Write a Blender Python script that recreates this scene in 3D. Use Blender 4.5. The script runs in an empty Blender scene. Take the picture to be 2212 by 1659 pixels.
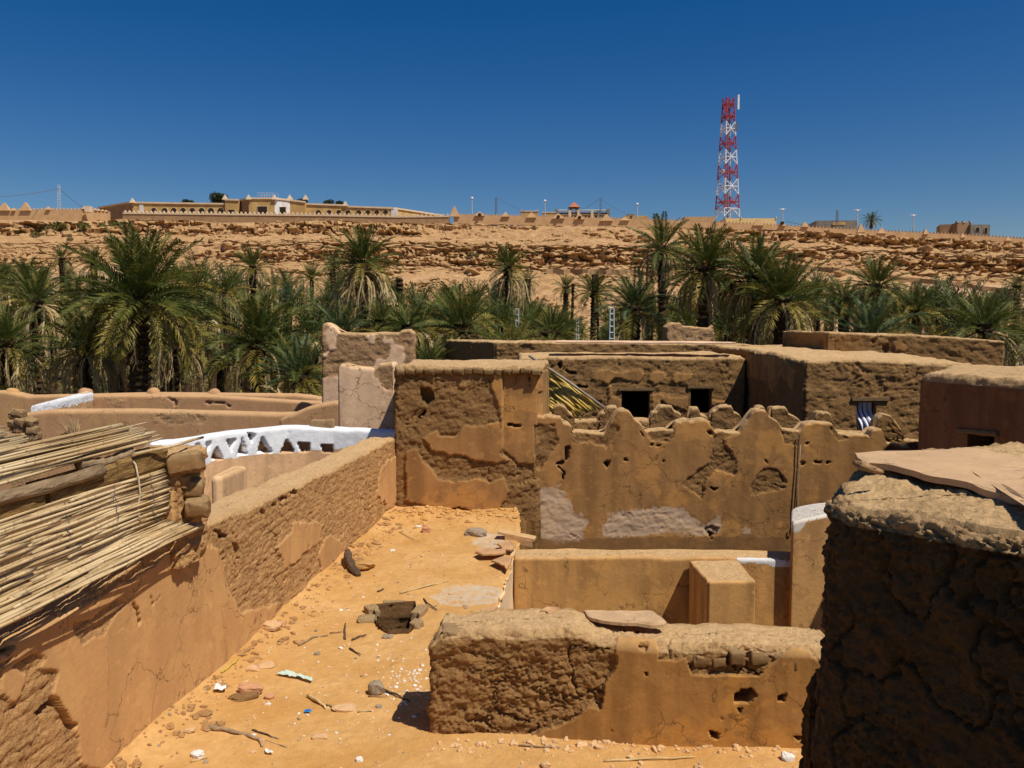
import bpy, math, random
import numpy as np
from mathutils import Vector, Matrix

# ------------------------------------------------------------------ camera, sky, sun
scene = bpy.context.scene
COL = scene.collection
EYE = 3.53
FPX = 830.0
PITCH = math.atan(59.0 / FPX)
cam_data = bpy.data.cameras.new("camera")
cam_data.sensor_width = 36.0
cam_data.lens = FPX / 1024.0 * 36.0
cam_data.clip_start = 0.05
cam_data.clip_end = 3000.0
cam = bpy.data.objects.new("camera", cam_data)
cam.location = (0, 0, EYE)
cam.rotation_euler = (math.pi / 2 - PITCH, 0, 0)
COL.objects.link(cam)
scene.camera = cam

TO_SUN = Vector((0.47, -0.38, 1.0)).normalized()
SUN_EL = math.asin(TO_SUN.z)
SUN_AZ = math.atan2(TO_SUN.x, TO_SUN.y)
world = bpy.data.worlds.new("World")
scene.world = world
world.use_nodes = True
wn = world.node_tree
wn.nodes.clear()
w_out = wn.nodes.new("ShaderNodeOutputWorld")
w_bg = wn.nodes.new("ShaderNodeBackground")
w_sky = wn.nodes.new("ShaderNodeTexSky")
w_sky.sky_type = 'NISHITA'
w_sky.sun_disc = False
w_sky.sun_elevation = SUN_EL
w_sky.sun_rotation = SUN_AZ
w_sky.altitude = 600
w_sky.air_density = 1.0
w_sky.dust_density = 0.9
w_sky.ozone_density = 2.0
w_hsv = wn.nodes.new("ShaderNodeHueSaturation")
w_hsv.inputs["Saturation"].default_value = 1.5
w_hsv.inputs["Hue"].default_value = 0.510
w_bg.inputs["Strength"].default_value = 0.069
wn.links.new(w_sky.outputs[0], w_hsv.inputs["Color"])
wn.links.new(w_hsv.outputs[0], w_bg.inputs[0])
wn.links.new(w_bg.outputs[0], w_out.inputs[0])

sun_data = bpy.data.lights.new("sun", 'SUN')
sun_data.energy = 4.7
sun_data.angle = math.radians(0.53)
sun_data.color = (1.0, 0.95, 0.86)
sun = bpy.data.objects.new("sun", sun_data)
sun.rotation_euler = TO_SUN.to_track_quat('Z', 'Y').to_euler()
sun.location = (20, -20, 60)
COL.objects.link(sun)
scene.view_settings.view_transform = 'Standard'
scene.view_settings.look = 'None'
scene.view_settings.exposure = 0.0
scene.view_settings.gamma = 1.0
scene.view_settings.use_curve_mapping = False

# ------------------------------------------------------------------ photo <-> world
KQ = 1024.0 / 2212.0
SP, CP = math.sin(PITCH), math.cos(PITCH)

def at(qx, qy, d):
    a = (qx * KQ - 512.0) / FPX
    b = (384.0 - qy * KQ) / FPX
    v = Vector((a, CP + b * SP, -SP + b * CP))
    t = d / v.y
    return Vector((v.x * t, d, EYE + v.z * t))

def atz(qx, qy, z=0.0):
    p = at(qx, qy, 1.0)
    t = (z - EYE) / (p.z - EYE)
    return Vector((p.x * t, p.y * t, z))

def proj(P):
    y = P[:, 1]
    z = P[:, 2] - EYE
    dep = np.maximum(y * CP - z * SP, 0.05)
    up = y * SP + z * CP
    qx = (P[:, 0] / dep * FPX + 512.0) / KQ
    qy = (384.0 - up / dep * FPX) / KQ
    return qx, qy

# ------------------------------------------------------------------ noise
def _h(i, j, k, seed):
    n = (i.astype(np.uint32) * np.uint32(374761393) + j.astype(np.uint32) * np.uint32(668265263)
         + k.astype(np.uint32) * np.uint32(1442695041) + np.uint32((seed * 2654435761) & 0xFFFFFFFF))
    n = (n ^ (n >> np.uint32(13))) * np.uint32(1274126177)
    n = (n ^ (n >> np.uint32(15))) * np.uint32(2246822519)
    n = n ^ (n >> np.uint32(16))
    return n.astype(np.float32) / np.float32(4294967296.0)

def vnoise(P, seed=0):
    P = P + 1000.0
    F = np.floor(P)
    I = F.astype(np.int64)
    f = (P - F).astype(np.float32)
    f = f * f * f * (f * (f * 6 - 15) + 10)
    i, j, k = I[:, 0], I[:, 1], I[:, 2]
    x, y, z = f[:, 0], f[:, 1], f[:, 2]
    r = 0
    for a in (0, 1):
        for b in (0, 1):
            for c in (0, 1):
                w = (x if a else 1 - x) * (y if b else 1 - y) * (z if c else 1 - z)
                r = r + w * _h(i + a, j + b, k + c, seed)
    return r * 2 - 1

def fbm(P, octs=4, seed=0, gain=0.5):
    a, s, r = 1.0, 0.0, 0
    for o in range(octs):
        r = r + a * vnoise(P * (2.03 ** o) + o * 17.3, seed + o)
        s += a
        a *= gain
    return r / s

def worley(P, seed=0):
    P = P + 1000.0
    F = np.floor(P)
    I = F.astype(np.int64)
    f = (P - F).astype(np.float32)
    n = len(P)
    d1 = np.full(n, 9.0, np.float32)
    d2 = np.full(n, 9.0, np.float32)
    ident = np.zeros(n, np.float32)
    for a in (-1, 0, 1):
        for b in (-1, 0, 1):
            for c in (-1, 0, 1):
                i, j, k = I[:, 0] + a, I[:, 1] + b, I[:, 2] + c
                px = a + _h(i, j, k, seed) - f[:, 0]
                py = b + _h(i, j, k, seed + 71) - f[:, 1]
                pz = c + _h(i, j, k, seed + 143) - f[:, 2]
                d = np.sqrt(px * px + py * py + pz * pz)
                closer = d < d1
                d2 = np.where(closer, d1, np.minimum(d2, d))
                ident = np.where(closer, _h(i, j, k, seed + 211), ident)
                d1 = np.where(closer, d, d1)
    return d1, d2, ident

def sstep(a, b, x):
    t = np.clip((x - a) / (b - a), 0, 1)
    return t * t * (3 - 2 * t)

def in_poly(x, y, poly):
    r = np.zeros(len(x), bool)
    n = len(poly)
    for i in range(n):
        x1, y1 = poly[i]
        x2, y2 = poly[(i + 1) % n]
        if y1 == y2:
            continue
        c = ((y1 > y) != (y2 > y)) & (x < (x2 - x1) * (y - y1) / (y2 - y1) + x1)
        r ^= c
    return r

# ------------------------------------------------------------------ nodes and materials
class NT:
    def __init__(s, name):
        s.m = bpy.data.materials.new(name)
        s.m.use_nodes = True
        s.t = s.m.node_tree
        s.t.nodes.clear()
        s.out = s.t.nodes.new("ShaderNodeOutputMaterial")
        s.b = s.t.nodes.new("ShaderNodeBsdfPrincipled")
        s.b.inputs["Specular IOR Level"].default_value = 0.15
        s.b.inputs["Roughness"].default_value = 0.95
        s.t.links.new(s.b.outputs[0], s.out.inputs[0])
    def n(s, kind, **kw):
        nd = s.t.nodes.new(kind)
        for k, v in kw.items():
            setattr(nd, k, v)
        return nd
    def link(s, a, b):
        s.t.links.new(a, b)
    def val(s, sock, v):
        if hasattr(v, "is_linked") or isinstance(v, bpy.types.NodeSocket):
            s.link(v, sock)
        elif isinstance(v, (tuple, list)):
            sock.default_value = tuple(v) + ((1.0,) if len(v) == 3 and sock.type == 'RGBA' else ())
        else:
            sock.default_value = v
    def coord(s, scale=(1, 1, 1)):
        c = s.n("ShaderNodeTexCoord")
        mp = s.n("ShaderNodeMapping")
        mp.inputs["Scale"].default_value = scale
        s.link(c.outputs["Object"], mp.inputs["Vector"])
        return mp.outputs[0]
    def noise(s, scale, detail=4, vec=None, rough=0.55, dist=0.0):
        nd = s.n("ShaderNodeTexNoise")
        nd.inputs["Scale"].default_value = scale
        nd.inputs["Detail"].default_value = detail
        nd.inputs["Roughness"].default_value = rough
        nd.inputs["Distortion"].default_value = dist
        s.link(vec if vec is not None else s.coord(), nd.inputs["Vector"])
        return nd.outputs["Fac"]
    def ramp(s, fac, lo, hi, a=0.0, b=1.0):
        nd = s.n("ShaderNodeMapRange")
        nd.inputs["From Min"].default_value = lo
        nd.inputs["From Max"].default_value = hi
        nd.inputs["To Min"].default_value = a
        nd.inputs["To Max"].default_value = b
        s.link(fac, nd.inputs["Value"])
        return nd.outputs[0]
    def mix(s, fac, a, b, blend='MIX'):
        nd = s.n("ShaderNodeMix", data_type='RGBA', blend_type=blend)
        s.val(nd.inputs["Factor"], fac)
        s.val(nd.inputs["A"], a)
        s.val(nd.inputs["B"], b)
        return nd.outputs["Result"]
    def mul(s, a, b, op='MULTIPLY'):
        nd = s.n("ShaderNodeMath", operation=op)
        s.val(nd.inputs[0], a)
        s.val(nd.inputs[1], b)
        return nd.outputs[0]
    def bump(s, h, strength, dist, prev=None):
        nd = s.n("ShaderNodeBump")
        s.val(nd.inputs["Strength"], strength)
        nd.inputs["Distance"].default_value = dist
        s.link(h, nd.inputs["Height"])
        if prev is not None:
            s.link(prev, nd.inputs["Normal"])
        return nd.outputs[0]
    def done(s, color, normal=None):
        s.val(s.b.inputs["Base Color"], color)
        if normal is not None:
            s.link(normal, s.b.inputs["Normal"])
        return s.m

def scl(c, k):
    return tuple(min(v * k, 1.0) for v in c)

def adobe(name, mud, plaster, orange=None, white=(.72, .70, .66), fine=1.0, soft=.35, streak=1.0, wmax=1.0, dirt=(.16, .085, .035), dust=(.68, .44, .21)):
    """mud brick + plaster coat; the coat is where the mesh attribute msk.r is 1, limewash msk.g, damp dirt msk.b"""
    t = NT(name)
    orange = orange or scl(plaster, 1.15)
    at_ = t.n("ShaderNodeAttribute", attribute_name="msk")
    sep = t.n("ShaderNodeSeparateColor")
    t.link(at_.outputs["Color"], sep.inputs[0])
    R, G, B = sep.outputs
    n1 = t.noise(2.2 * fine, 5)
    n2 = t.noise(22 * fine, 4)
    mudc = t.mix(t.ramp(n1, .35, .65), scl(mud, .82), scl(mud, 1.15))
    mudc = t.mix(t.ramp(n2, .3, .7, 0, .55), mudc, scl(mud, .62))
    specks = t.ramp(t.noise(95 * fine, 2), .68, .74)
    mudc = t.mix(t.mul(specks, .4), mudc, scl(mud, 1.7))
    strk = t.noise(3.0 * fine, 5, t.coord((1, 1, .16)))
    n3 = t.noise(1.3 * fine, 6, rough=.65)
    plc = t.mix(t.ramp(strk, .38, .62), scl(plaster, 1 - .28 * streak), scl(plaster, 1 + .14 * streak))
    plc = t.mix(t.ramp(n3, .53, .59, 0, .8), plc, orange)
    n5 = t.noise(2.6 * fine, 6, rough=.7)
    plc = t.mix(t.ramp(n5, .44, .36, 0, .5), plc, scl(mud, .95))
    n4 = t.noise(5.5 * fine, 5, rough=.7)
    plc = t.mix(t.ramp(n4, .60, .63, 0, .6), plc, scl(plaster, 1.32))
    plc = t.mix(t.ramp(n2, .3, .75, 0, .25), plc, scl(plaster, .65))
    # hairline cracks in the coat
    vv = t.n("ShaderNodeTexVoronoi", feature='DISTANCE_TO_EDGE')
    vv.inputs["Scale"].default_value = 1.5 * fine
    ad = t.n("ShaderNodeVectorMath", operation='ADD')
    nzc = t.n("ShaderNodeTexNoise"); nzc.inputs["Scale"].default_value = 3.5 * fine; nzc.inputs["Detail"].default_value = 5
    cs = t.coord(); t.link(cs, nzc.inputs["Vector"])
    sc_ = t.n("ShaderNodeVectorMath", operation='SCALE'); sc_.inputs["Scale"].default_value = .55 / fine
    t.link(nzc.outputs["Color"], sc_.inputs[0]); t.link(cs, ad.inputs[0]); t.link(sc_.outputs[0], ad.inputs[1]); t.link(ad.outputs[0], vv.inputs["Vector"])
    crk = t.mul(t.ramp(vv.outputs["Distance"], .014, .004), t.ramp(t.noise(.9 * fine, 3), .48, .56))
    plc = t.mix(t.mul(crk, .8), plc, scl(mud, .35))
    c = t.mix(R, mudc, plc)
    sun_dust_n = t.noise(7 * fine, 5, rough=.7)
    c = t.mix(t.mul(at_.outputs["Alpha"], t.ramp(sun_dust_n, .25, .6, .45, .95)), c, scl(dust, 1.0))  # alpha lightens the tops: settled dust, with sunlit brightness put into the colour
    wn_ = t.noise(9 * fine, 5, rough=.7)
    wc = t.mix(t.ramp(wn_, .4, .7), white, scl(white, .82))
    gn = t.mul(t.noise(4.5 * fine, 6, rough=.75), 2.6)
    g = t.mul(t.ramp(t.mul(t.mul(G, 1.15), gn, 'ADD'), 1.62 - soft, 1.95 - soft), t.ramp(G, .02, .3))
    if wmax < 1: g = t.mul(t.mul(g, wmax), t.ramp(wn_, .3, .6, .55, 1.0))
    c = t.mix(g, c, wc)
    c = t.mix(B, c, dirt)
    h1 = t.noise(55 * fine, 5, rough=.7)
    h2 = t.noise(14 * fine, 5, rough=.65)
    st = t.n("ShaderNodeMapRange")
    st.inputs["To Min"].default_value = .9
    st.inputs["To Max"].default_value = .16
    t.link(R, st.inputs["Value"])
    b = t.bump(h2, st.outputs[0], .05 / fine)
    b = t.bump(h1, st.outputs[0], .018 / fine, b)
    # broken, angular grain of the bare mud
    va = t.n("ShaderNodeTexVoronoi", feature='DISTANCE_TO_EDGE'); va.inputs["Scale"].default_value = 13 * fine
    ad2 = t.n("ShaderNodeVectorMath", operation='ADD'); mp2 = t.coord((.8, .8, 1.5))
    s2 = t.n("ShaderNodeVectorMath", operation='SCALE'); s2.inputs["Scale"].default_value = .12 / fine
    nz2 = t.n("ShaderNodeTexNoise"); nz2.inputs["Scale"].default_value = 12 * fine; nz2.inputs["Detail"].default_value = 4
    t.link(mp2, nz2.inputs["Vector"]); t.link(nz2.outputs["Color"], s2.inputs[0]); t.link(mp2, ad2.inputs[0]); t.link(s2.outputs[0], ad2.inputs[1]); t.link(ad2.outputs[0], va.inputs["Vector"])
    stm = t.n("ShaderNodeMapRange"); stm.inputs["To Min"].default_value = .5; stm.inputs["To Max"].default_value = 0.0
    t.link(R, stm.inputs["Value"])
    fade = t.mul(t.mul(t.ramp(at_.outputs["Alpha"], .1, .5, 1, 0), t.ramp(t.noise(2.3 * fine, 4), .40, .60)), stm.outputs[0])
    b = t.bump(t.ramp(va.outputs["Distance"], 0, .10), fade, .022 / fine, b)
    return t.done(c, b)

def plain(name, c1, c2=None, scale=8, rough=.9, bump=.3, dist=.02, spec=.15, stretch=(1, 1, 1), contrast=(.35, .65)):
    t = NT(name)
    c2 = c2 or scl(c1, .7)
    v = t.coord(stretch)
    n1 = t.noise(scale, 5, v)
    t.b.inputs["Roughness"].default_value = rough
    t.b.inputs["Specular IOR Level"].default_value = spec
    c = t.mix(t.ramp(n1, *contrast), c2, c1)
    b = t.bump(t.noise(scale * 3, 4, v), bump, dist)
    return t.done(c, b)

# ------------------------------------------------------------------ object helpers
def link(o, parent=None):
    COL.objects.link(o)
    if parent is not None:
        o.parent = parent
    return o

def tag(o, label=None, cat=None, group=None, kind=None):
    if label: o["label"] = label
    if cat: o["category"] = cat
    if group: o["group"] = group
    if kind: o["kind"] = kind
    return o

def thing(name, label, cat, loc, group=None, rz=0.0):
    o = bpy.data.objects.new(name, None)
    o.empty_display_size = 0.2
    o.location = loc
    o.rotation_euler = (0, 0, rz)
    link(o)
    return tag(o, label, cat, group)

def mesh_np(name, V, F, smooth=True, msk=None, uv=None):
    """V (n,3); F (m,4) or (m,3) array, or a list of such arrays"""
    me = bpy.data.meshes.new(name)
    V = np.asarray(V, np.float32)
    Fs = [np.asarray(f, np.int32) for f in (F if isinstance(F, list) else [F]) if len(f)]
    me.vertices.add(len(V))
    me.vertices.foreach_set("co", V.ravel())
    loops = np.concatenate([f.ravel() for f in Fs])
    starts, c = [], 0
    for f in Fs:
        starts.append(c + np.arange(len(f), dtype=np.int32) * f.shape[1])
        c += f.size
    me.loops.add(len(loops))
    me.loops.foreach_set("vertex_index", loops)
    st = np.concatenate(starts).astype(np.int32)
    me.polygons.add(len(st))
    me.polygons.foreach_set("loop_start", st)
    me.polygons.foreach_set("use_smooth", np.full(len(st), smooth, bool))
    me.update(calc_edges=True)
    me.validate()
    if msk is not None:
        a = me.attributes.new("msk", 'FLOAT_COLOR', 'POINT')
        cc = np.ones((len(V), 4), np.float32)
        msk = np.asarray(msk, np.float32)
        cc[:, 3] = 0
        cc[:, :msk.shape[1]] = msk
        a.data.foreach_set("color", cc.ravel())
    return me

def put(name, me, mat, parent=None, loc=(0, 0, 0), rot=(0, 0, 0), scale=(1, 1, 1)):
    if mat is not None and len(me.materials) == 0:
        me.materials.append(mat)
    o = bpy.data.objects.new(name, me)
    o.location = loc
    o.rotation_euler = rot
    o.scale = scale
    return link(o, parent)

def wput(name, V, F, mat, parent=None, smooth=False, msk=None):
    """mesh given in world coordinates; its origin goes to its base, or to its parent's origin"""
    V = np.asarray(V, np.float32)
    if parent is None:
        o0 = np.array([V[:, 0].mean(), V[:, 1].mean(), V[:, 2].min()])
        return put(name, mesh_np(name, V - o0, F, smooth, msk), mat, None, tuple(o0))
    off = np.array(parent.location) if parent.parent is None else np.array(parent.location) + np.array(parent.parent.location)
    return put(name, mesh_np(name, V - off, F, smooth, msk), mat, parent)

def box_vf(x0, x1, y0, y1, z0, z1):
    V = np.array([(x, y, z) for z in (z0, z1) for (x, y) in ((x0, y0), (x1, y0), (x1, y1), (x0, y1))], float)
    F = np.array([(0, 3, 2, 1), (4, 5, 6, 7), (0, 1, 5, 4), (1, 2, 6, 5), (2, 3, 7, 6), (3, 0, 4, 7)])
    return V, F

def join_vf(parts):
    Vs, Fs, c = [], {}, 0
    for V, F in parts:
        V = np.asarray(V, float)
        for f in (F if isinstance(F, list) else [F]):
            f = np.asarray(f)
            if len(f):
                Fs.setdefault(f.shape[1], []).append(f + c)
        Vs.append(V)
        c += len(V)
    return np.concatenate(Vs), [np.concatenate(v) for v in Fs.values()]

def tube_vf(pts, rad, sides=6, cap=True, tw=0.0):
    pts = [Vector(p) for p in pts]
    n = len(pts)
    if not hasattr(rad, "__len__"):
        rad = [rad] * n
    V = []
    for i, p in enumerate(pts):
        d = (pts[min(i + 1, n - 1)] - pts[max(i - 1, 0)])
        d = d.normalized() if d.length > 1e-9 else Vector((0, 0, 1))
        ref = Vector((0, 0, 1)) if abs(d.z) < .9 else Vector((1, 0, 0))
        a = d.cross(ref).normalized()
        b = d.cross(a)
        for k in range(sides):
            t = 2 * math.pi * k / sides + tw
            V.append(p + (a * math.cos(t) + b * math.sin(t)) * rad[i])
    F = [(i * sides + k, i * sides + (k + 1) % sides, (i + 1) * sides + (k + 1) % sides, (i + 1) * sides + k)
         for i in range(n - 1) for k in range(sides)]
    out = [np.array(F)]
    V = [tuple(v) for v in V]
    if cap:
        for base, ring in ((pts[0], 0), (pts[-1], n - 1)):
            c = len(V)
            V.append(tuple(base))
            T = [(c, ring * sides + (k + 1) % sides, ring * sides + k) for k in range(sides)]
            if ring:
                T = [(a_, c_, b_) for a_, b_, c_ in T]
            out.append(np.array(T))
    return np.array(V), out

def ellipsoid_vf(nu=10, nv=7):
    V = [(0, 0, 1)]
    for j in range(1, nv):
        t = math.pi * j / nv
        for i in range(nu):
            p = 2 * math.pi * i / nu
            V.append((math.sin(t) * math.cos(p), math.sin(t) * math.sin(p), math.cos(t)))
    V.append((0, 0, -1))
    T = [(0, 1 + i, 1 + (i + 1) % nu) for i in range(nu)]
    L = len(V) - 1
    b = 1 + (nv - 2) * nu
    T += [(L, b + (i + 1) % nu, b + i) for i in range(nu)]
    Q = [(1 + j * nu + i, 1 + (j + 1) * nu + i, 1 + (j + 1) * nu + (i + 1) % nu, 1 + j * nu + (i + 1) % nu)
         for j in range(nv - 2) for i in range(nu)]
    return np.array(V, float), [np.array(T), np.array(Q)]

def rock_mesh(name, seed, nu=14, nv=9, box=.55, amp=.22, sun_dusty=0.0, smooth=False):
    V, F = ellipsoid_vf(nu, nv)
    V = np.sign(V) * np.abs(V) ** (1 - box * .6)
    n = fbm(V * 1.3 + seed * 5.1, 3, seed)
    d1, d2, idn = worley(V * 1.1 + seed * 3.3, seed)
    V = V * (1 + amp * n + amp * .5 * (idn - .5))[:, None]
    if smooth:
        V = V * (1 + .10 * fbm(V * 3.2 + seed, 4, seed + 5, .65) + .05 * flake(fbm(V * 2 + seed, 3, seed + 9), 5))[:, None]
    msk = np.zeros((len(V), 4)); msk[:, 3] = sstep(.1, .8, V[:, 2]) * sun_dusty  # upper side lightened: dust plus painted sunlight
    return mesh_np(name, V, F, smooth, msk)

# ------------------------------------------------------------------ the rough earth-wall builder
RELIEF_SEED = 3

def flake(v, n, sharp=.82):
    """turns a smooth field into worn layers with abrupt edges"""
    t = v * n
    f = np.floor(t)
    r = t - f
    return (f + sstep(sharp, 1.0, r)) / n

def earth_relief(P, amp, clod, rows):
    """height of bare mud brick work: flaked layers, broken clods, thin cracks and worn courses"""
    q = P / clod
    S = np.array([.75, .75, 1.3])
    wv = fbm(P * 5, 3, 5)[:, None] * .6 + fbm(P * 19, 2, 6)[:, None] * .35
    d1, d2, idn = worley(q * .8 * S + wv, RELIEF_SEED)
    crack = 1 - sstep(.005, .10, d2 - d1)
    patchy = sstep(-.15, .4, fbm(P * 2.2, 2, 13))
    f1 = fbm(q * .42 * S, 4, 12, .6)
    f2 = fbm(q * 1.1 * S + 7, 4, 24, .62)
    h = .55 * fbm(P * 1.7, 3, 11) + 1.1 * flake(f1, 5) + .75 * flake(f2, 4, .7) + .35 * (idn - .5) * patchy
    h += -.55 * crack * patchy + .34 * fbm(q * 2.8, 3, 14, .65)
    rdg = 1 - np.abs(fbm(P * 3.1, 4, 15)) * 2
    h += -1.2 * sstep(.92, .985, rdg) * sstep(-.1, .2, fbm(P * 1.1, 2, 16))
    pk = 1 - sstep(.12, .3, worley(P * 9 + wv, 37)[0])
    h -= .45 * pk * sstep(.1, .35, fbm(P * 2.7, 2, 38))
    if rows:
        ph = P[:, 2] / rows + .35 * fbm(P * 2, 2, 17)
        line = 1 - sstep(.0, .16, np.abs(ph - np.round(ph)))
        h -= .55 * line * sstep(-.2, .3, fbm(P * 1.5, 2, 19))
    return h * amp

def plaster_relief(P, amp):
    d1, d2, idn = worley(P * 4.6 + fbm(P * 22, 2, 33)[:, None] * .22, 31)
    pit = (1 - sstep(.03, .09, d1)) * (idn > .62)
    return amp * (.30 * fbm(P * 1.6, 3, 21) + .12 * fbm(P * 7, 3, 22)) - .018 * pit

def seg_target(a, b):
    a = np.array(a, float); b = np.array(b, float)
    ab = b - a
    def f(p):
        t = np.clip(((p - a) @ ab) / max(ab @ ab, 1e-9), 0, 1)
        return a + t[:, None] * ab
    return f

def mud_block(name, foot, z0, ztop, cell, mat, parent=None, rnd=.06, amp=.03, clod=.12, rows=0.0,
              patches=(), base=0.0, zfine=None, windows=(), core=None, coarse=5, top_cell=None, seed=0,
              bulge=.0, warp=7.0, proud=.022, edge_fine=None, msk_top=None, hole_depth=.14, toprough=.55, sun_dusty=1.0, whiterough=False):
    foot = [np.array(p[:2], float) for p in foot]
    ar = sum(foot[i][0] * foot[(i + 1) % len(foot)][1] - foot[(i + 1) % len(foot)][0] * foot[i][1] for i in range(len(foot)))
    if ar < 0:
        foot = foot[::-1]
    if not callable(ztop):
        zc = float(ztop)
        ztop = lambda x, y: np.full(len(x), zc)
    ctr = sum(foot) / len(foot)
    S, N, E, Dc = [], [], [], []
    nf = len(foot)
    enorm = []
    for i in range(nf):
        a, b = foot[i], foot[(i + 1) % nf]
        d = (b - a) / np.linalg.norm(b - a)
        enorm.append(np.array([d[1], -d[0]]))
    for i in range(nf):
        a, b = foot[i], foot[(i + 1) % nf]
        L = np.linalg.norm(b - a)
        mid = (a + b) / 2
        vis = (enorm[i] @ (-mid)) > 0
        c = cell if (vis or (edge_fine and i in edge_fine)) else cell * coarse
        n = max(2, int(math.ceil(L / c)))
        for k in range(n):
            s = L * k / n
            p = a + (b - a) * (k / n)
            nn = enorm[i].copy()
            if k == 0:
                nn = enorm[i] + enorm[i - 1]
                nn /= max(np.linalg.norm(nn), .3)
            dc = min(s, L - s)
            ci = i if s < L - s else (i + 1) % nf
            sharp_c = (enorm[ci] @ enorm[ci - 1]) < .8
            if dc < rnd and sharp_c:
                ins = rnd - math.sqrt(max(rnd ** 2 - (rnd - dc) ** 2, 0))
                p = p - nn * ins * (1.0 if k else .9)
                if k:
                    o = enorm[i - 1] if s < L - s else enorm[(i + 1) % nf]
                    w = .5 * (1 - dc / rnd)
                    nn = nn * (1 - w) + o * w
                    nn /= np.linalg.norm(nn)
            S.append(p); N.append(nn); E.append(i if vis else -1)
    S = np.array(S); N = np.array(N); E = np.array(E)
    M = len(S)
    if core is None:
        # long axis of the footprint, pulled in from the ends
        pts = np.array(foot)
        c0 = pts - ctr
        w, v = np.linalg.eigh(c0.T @ c0)
        ax = v[:, 1]; pr = c0 @ ax; qr = c0 @ v[:, 0]
        half = max(0, (pr.max() - pr.min()) / 2 - (qr.max() - qr.min()) / 2)
        core = seg_target(ctr - ax * half, ctr + ax * half)
    T = core(S)
    top_S = ztop(S[:, 0], S[:, 1])
    zmax = float(top_S.max())
    zf = z0 if zfine is None else zfine
    rows_ = []     # each: xy (M,2), z (M,), normal (M,3), side flag
    up = np.zeros((M, 3)); up[:, 2] = 1
    N3 = np.concatenate([N, np.zeros((M, 1))], 1)
    if zf > z0 + .05:
        for t in (0, .5):
            rows_.append((S, np.full(M, z0 + (zf - z0) * t), N3, 1))
    nz = max(2, int(math.ceil((zmax - rnd - zf) / cell)))
    for j in range(nz + 1):
        rows_.append((S, zf + (top_S - rnd - zf) * j / nz, N3, 1))
    toT = T - S
    dist = np.linalg.norm(toT, axis=1)
    dirT = toT / np.maximum(dist, 1e-6)[:, None]
    nr = max(3, int(rnd * 1.57 / cell))
    rr = np.minimum(rnd, dist * .9)
    for k in range(1, nr + 1):
        ph = math.pi / 2 * k / nr
        q = S + dirT * (rr * (1 - math.cos(ph)))[:, None]
        rows_.append((q, top_S - rnd + rnd * math.sin(ph), N3 * math.cos(ph) + up * math.sin(ph), 2))
    tc = top_cell or cell * 1.5
    mt = max(2, int(math.ceil((dist.max() - rnd) / tc)))
    mt = min(mt, 140)
    base_q = S + dirT * rr[:, None]
    for k in range(1, mt + 1):
        q = base_q + (T - base_q) * (k / mt)
        rows_.append((q, ztop(q[:, 0], q[:, 1]), up, 3))
    R = len(rows_)
    P = np.zeros((R, M, 3)); NN = np.zeros((R, M, 3)); flag = np.zeros((R, M)); ed = np.zeros((R, M), int)
    for r, (q, z, nn, fl) in enumerate(rows_):
        P[r, :, :2] = q; P[r, :, 2] = z; NN[r] = nn; flag[r] = fl; ed[r] = E
    P = P.reshape(-1, 3); NN = NN.reshape(-1, 3); flag = flag.ravel(); ed = ed.ravel()
    qx, qy = proj(P)
    wx = qx + warp * fbm(P * 6, 3, 41 + seed); wy = qy + warp * fbm(P * 6, 3, 47 + seed)
    facing = (ed >= 0) & (flag <= 2)
    n = len(P)
    msk = np.zeros((n, 3))
    if base == 'noise':
        msk[:, 0] = sstep(-.02, .06, fbm(P * 1.2, 4, 51 + seed))
    else:
        msk[:, 0] = base
    if base != 'noise' and base >= .99:
        # tops are bare mud even where the faces are coated
        msk[:, 0] = np.where(flag >= 2.5, 0, 1)
    if msk_top is not None:
        msk[flag >= 1.5, 0] = msk_top
    depth = np.zeros(n)
    for pt in patches:
        kind, poly = pt[0], pt[1]
        sel = in_poly(wx, wy, poly) & facing
        if kind == 'p': msk[sel, 0] = 1
        elif kind == 'm': msk[sel, 0] = 0
        elif kind == 'w':
            acc = 0
            for k in range(6):
                acc = acc + in_poly(qx + 14 * fbm(P * 3, 2, 300 + k) + 5 * math.cos(k), qy + 14 * fbm(P * 3, 2, 310 + k) + 5 * math.sin(k), poly)
            msk[:, 1] = np.maximum(msk[:, 1], acc / 6.0 * facing)
        elif kind == 'd': msk[sel, 2] = .6
        elif kind == 'h': depth[sel] -= hole_depth; msk[sel, 0] = 0; msk[sel, 1] = 0
        elif kind == 'r': depth[in_poly(qx, qy, poly) & facing] -= pt[2]
        elif kind == 'W':
            msk[in_poly(wx, wy, poly), 1] = 1
    mr = earth_relief(P, amp, clod, rows)
    pr_ = plaster_relief(P, amp)
    h = mr * (1 - msk[:, 0]) * np.where(flag == 3, toprough, 1.0) + (pr_ + proud) * msk[:, 0] + depth + msk[:, 1] * msk[:, 0] * (.55 * mr if whiterough else .004)
    if bulge:
        h += bulge * fbm(P * .7, 2, 61 + seed)
    h[flag == 3] = np.clip(h[flag == 3], -amp * 1.2, amp * 1.2)
    V = P + NN * h[:, None]
    idx = np.arange(R * M).reshape(R, M)
    F = np.stack([idx[:-1], np.roll(idx[:-1], -1, 1), np.roll(idx[1:], -1, 1), idx[1:]], -1).reshape(-1, 4)
    holes_info = []
    for wpoly, ei, deep in windows:
        fc = V[F].mean(1)
        cx, cy = proj(fc)
        s = in_poly(cx, cy, wpoly) & (ed[F[:, 0]] >= 0) & (flag[F[:, 0]] == 1)
        F = F[~s]
    me_off = np.array([ctr[0], ctr[1], z0])
    if parent is not None:
        me_off = np.array(parent.location)
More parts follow.
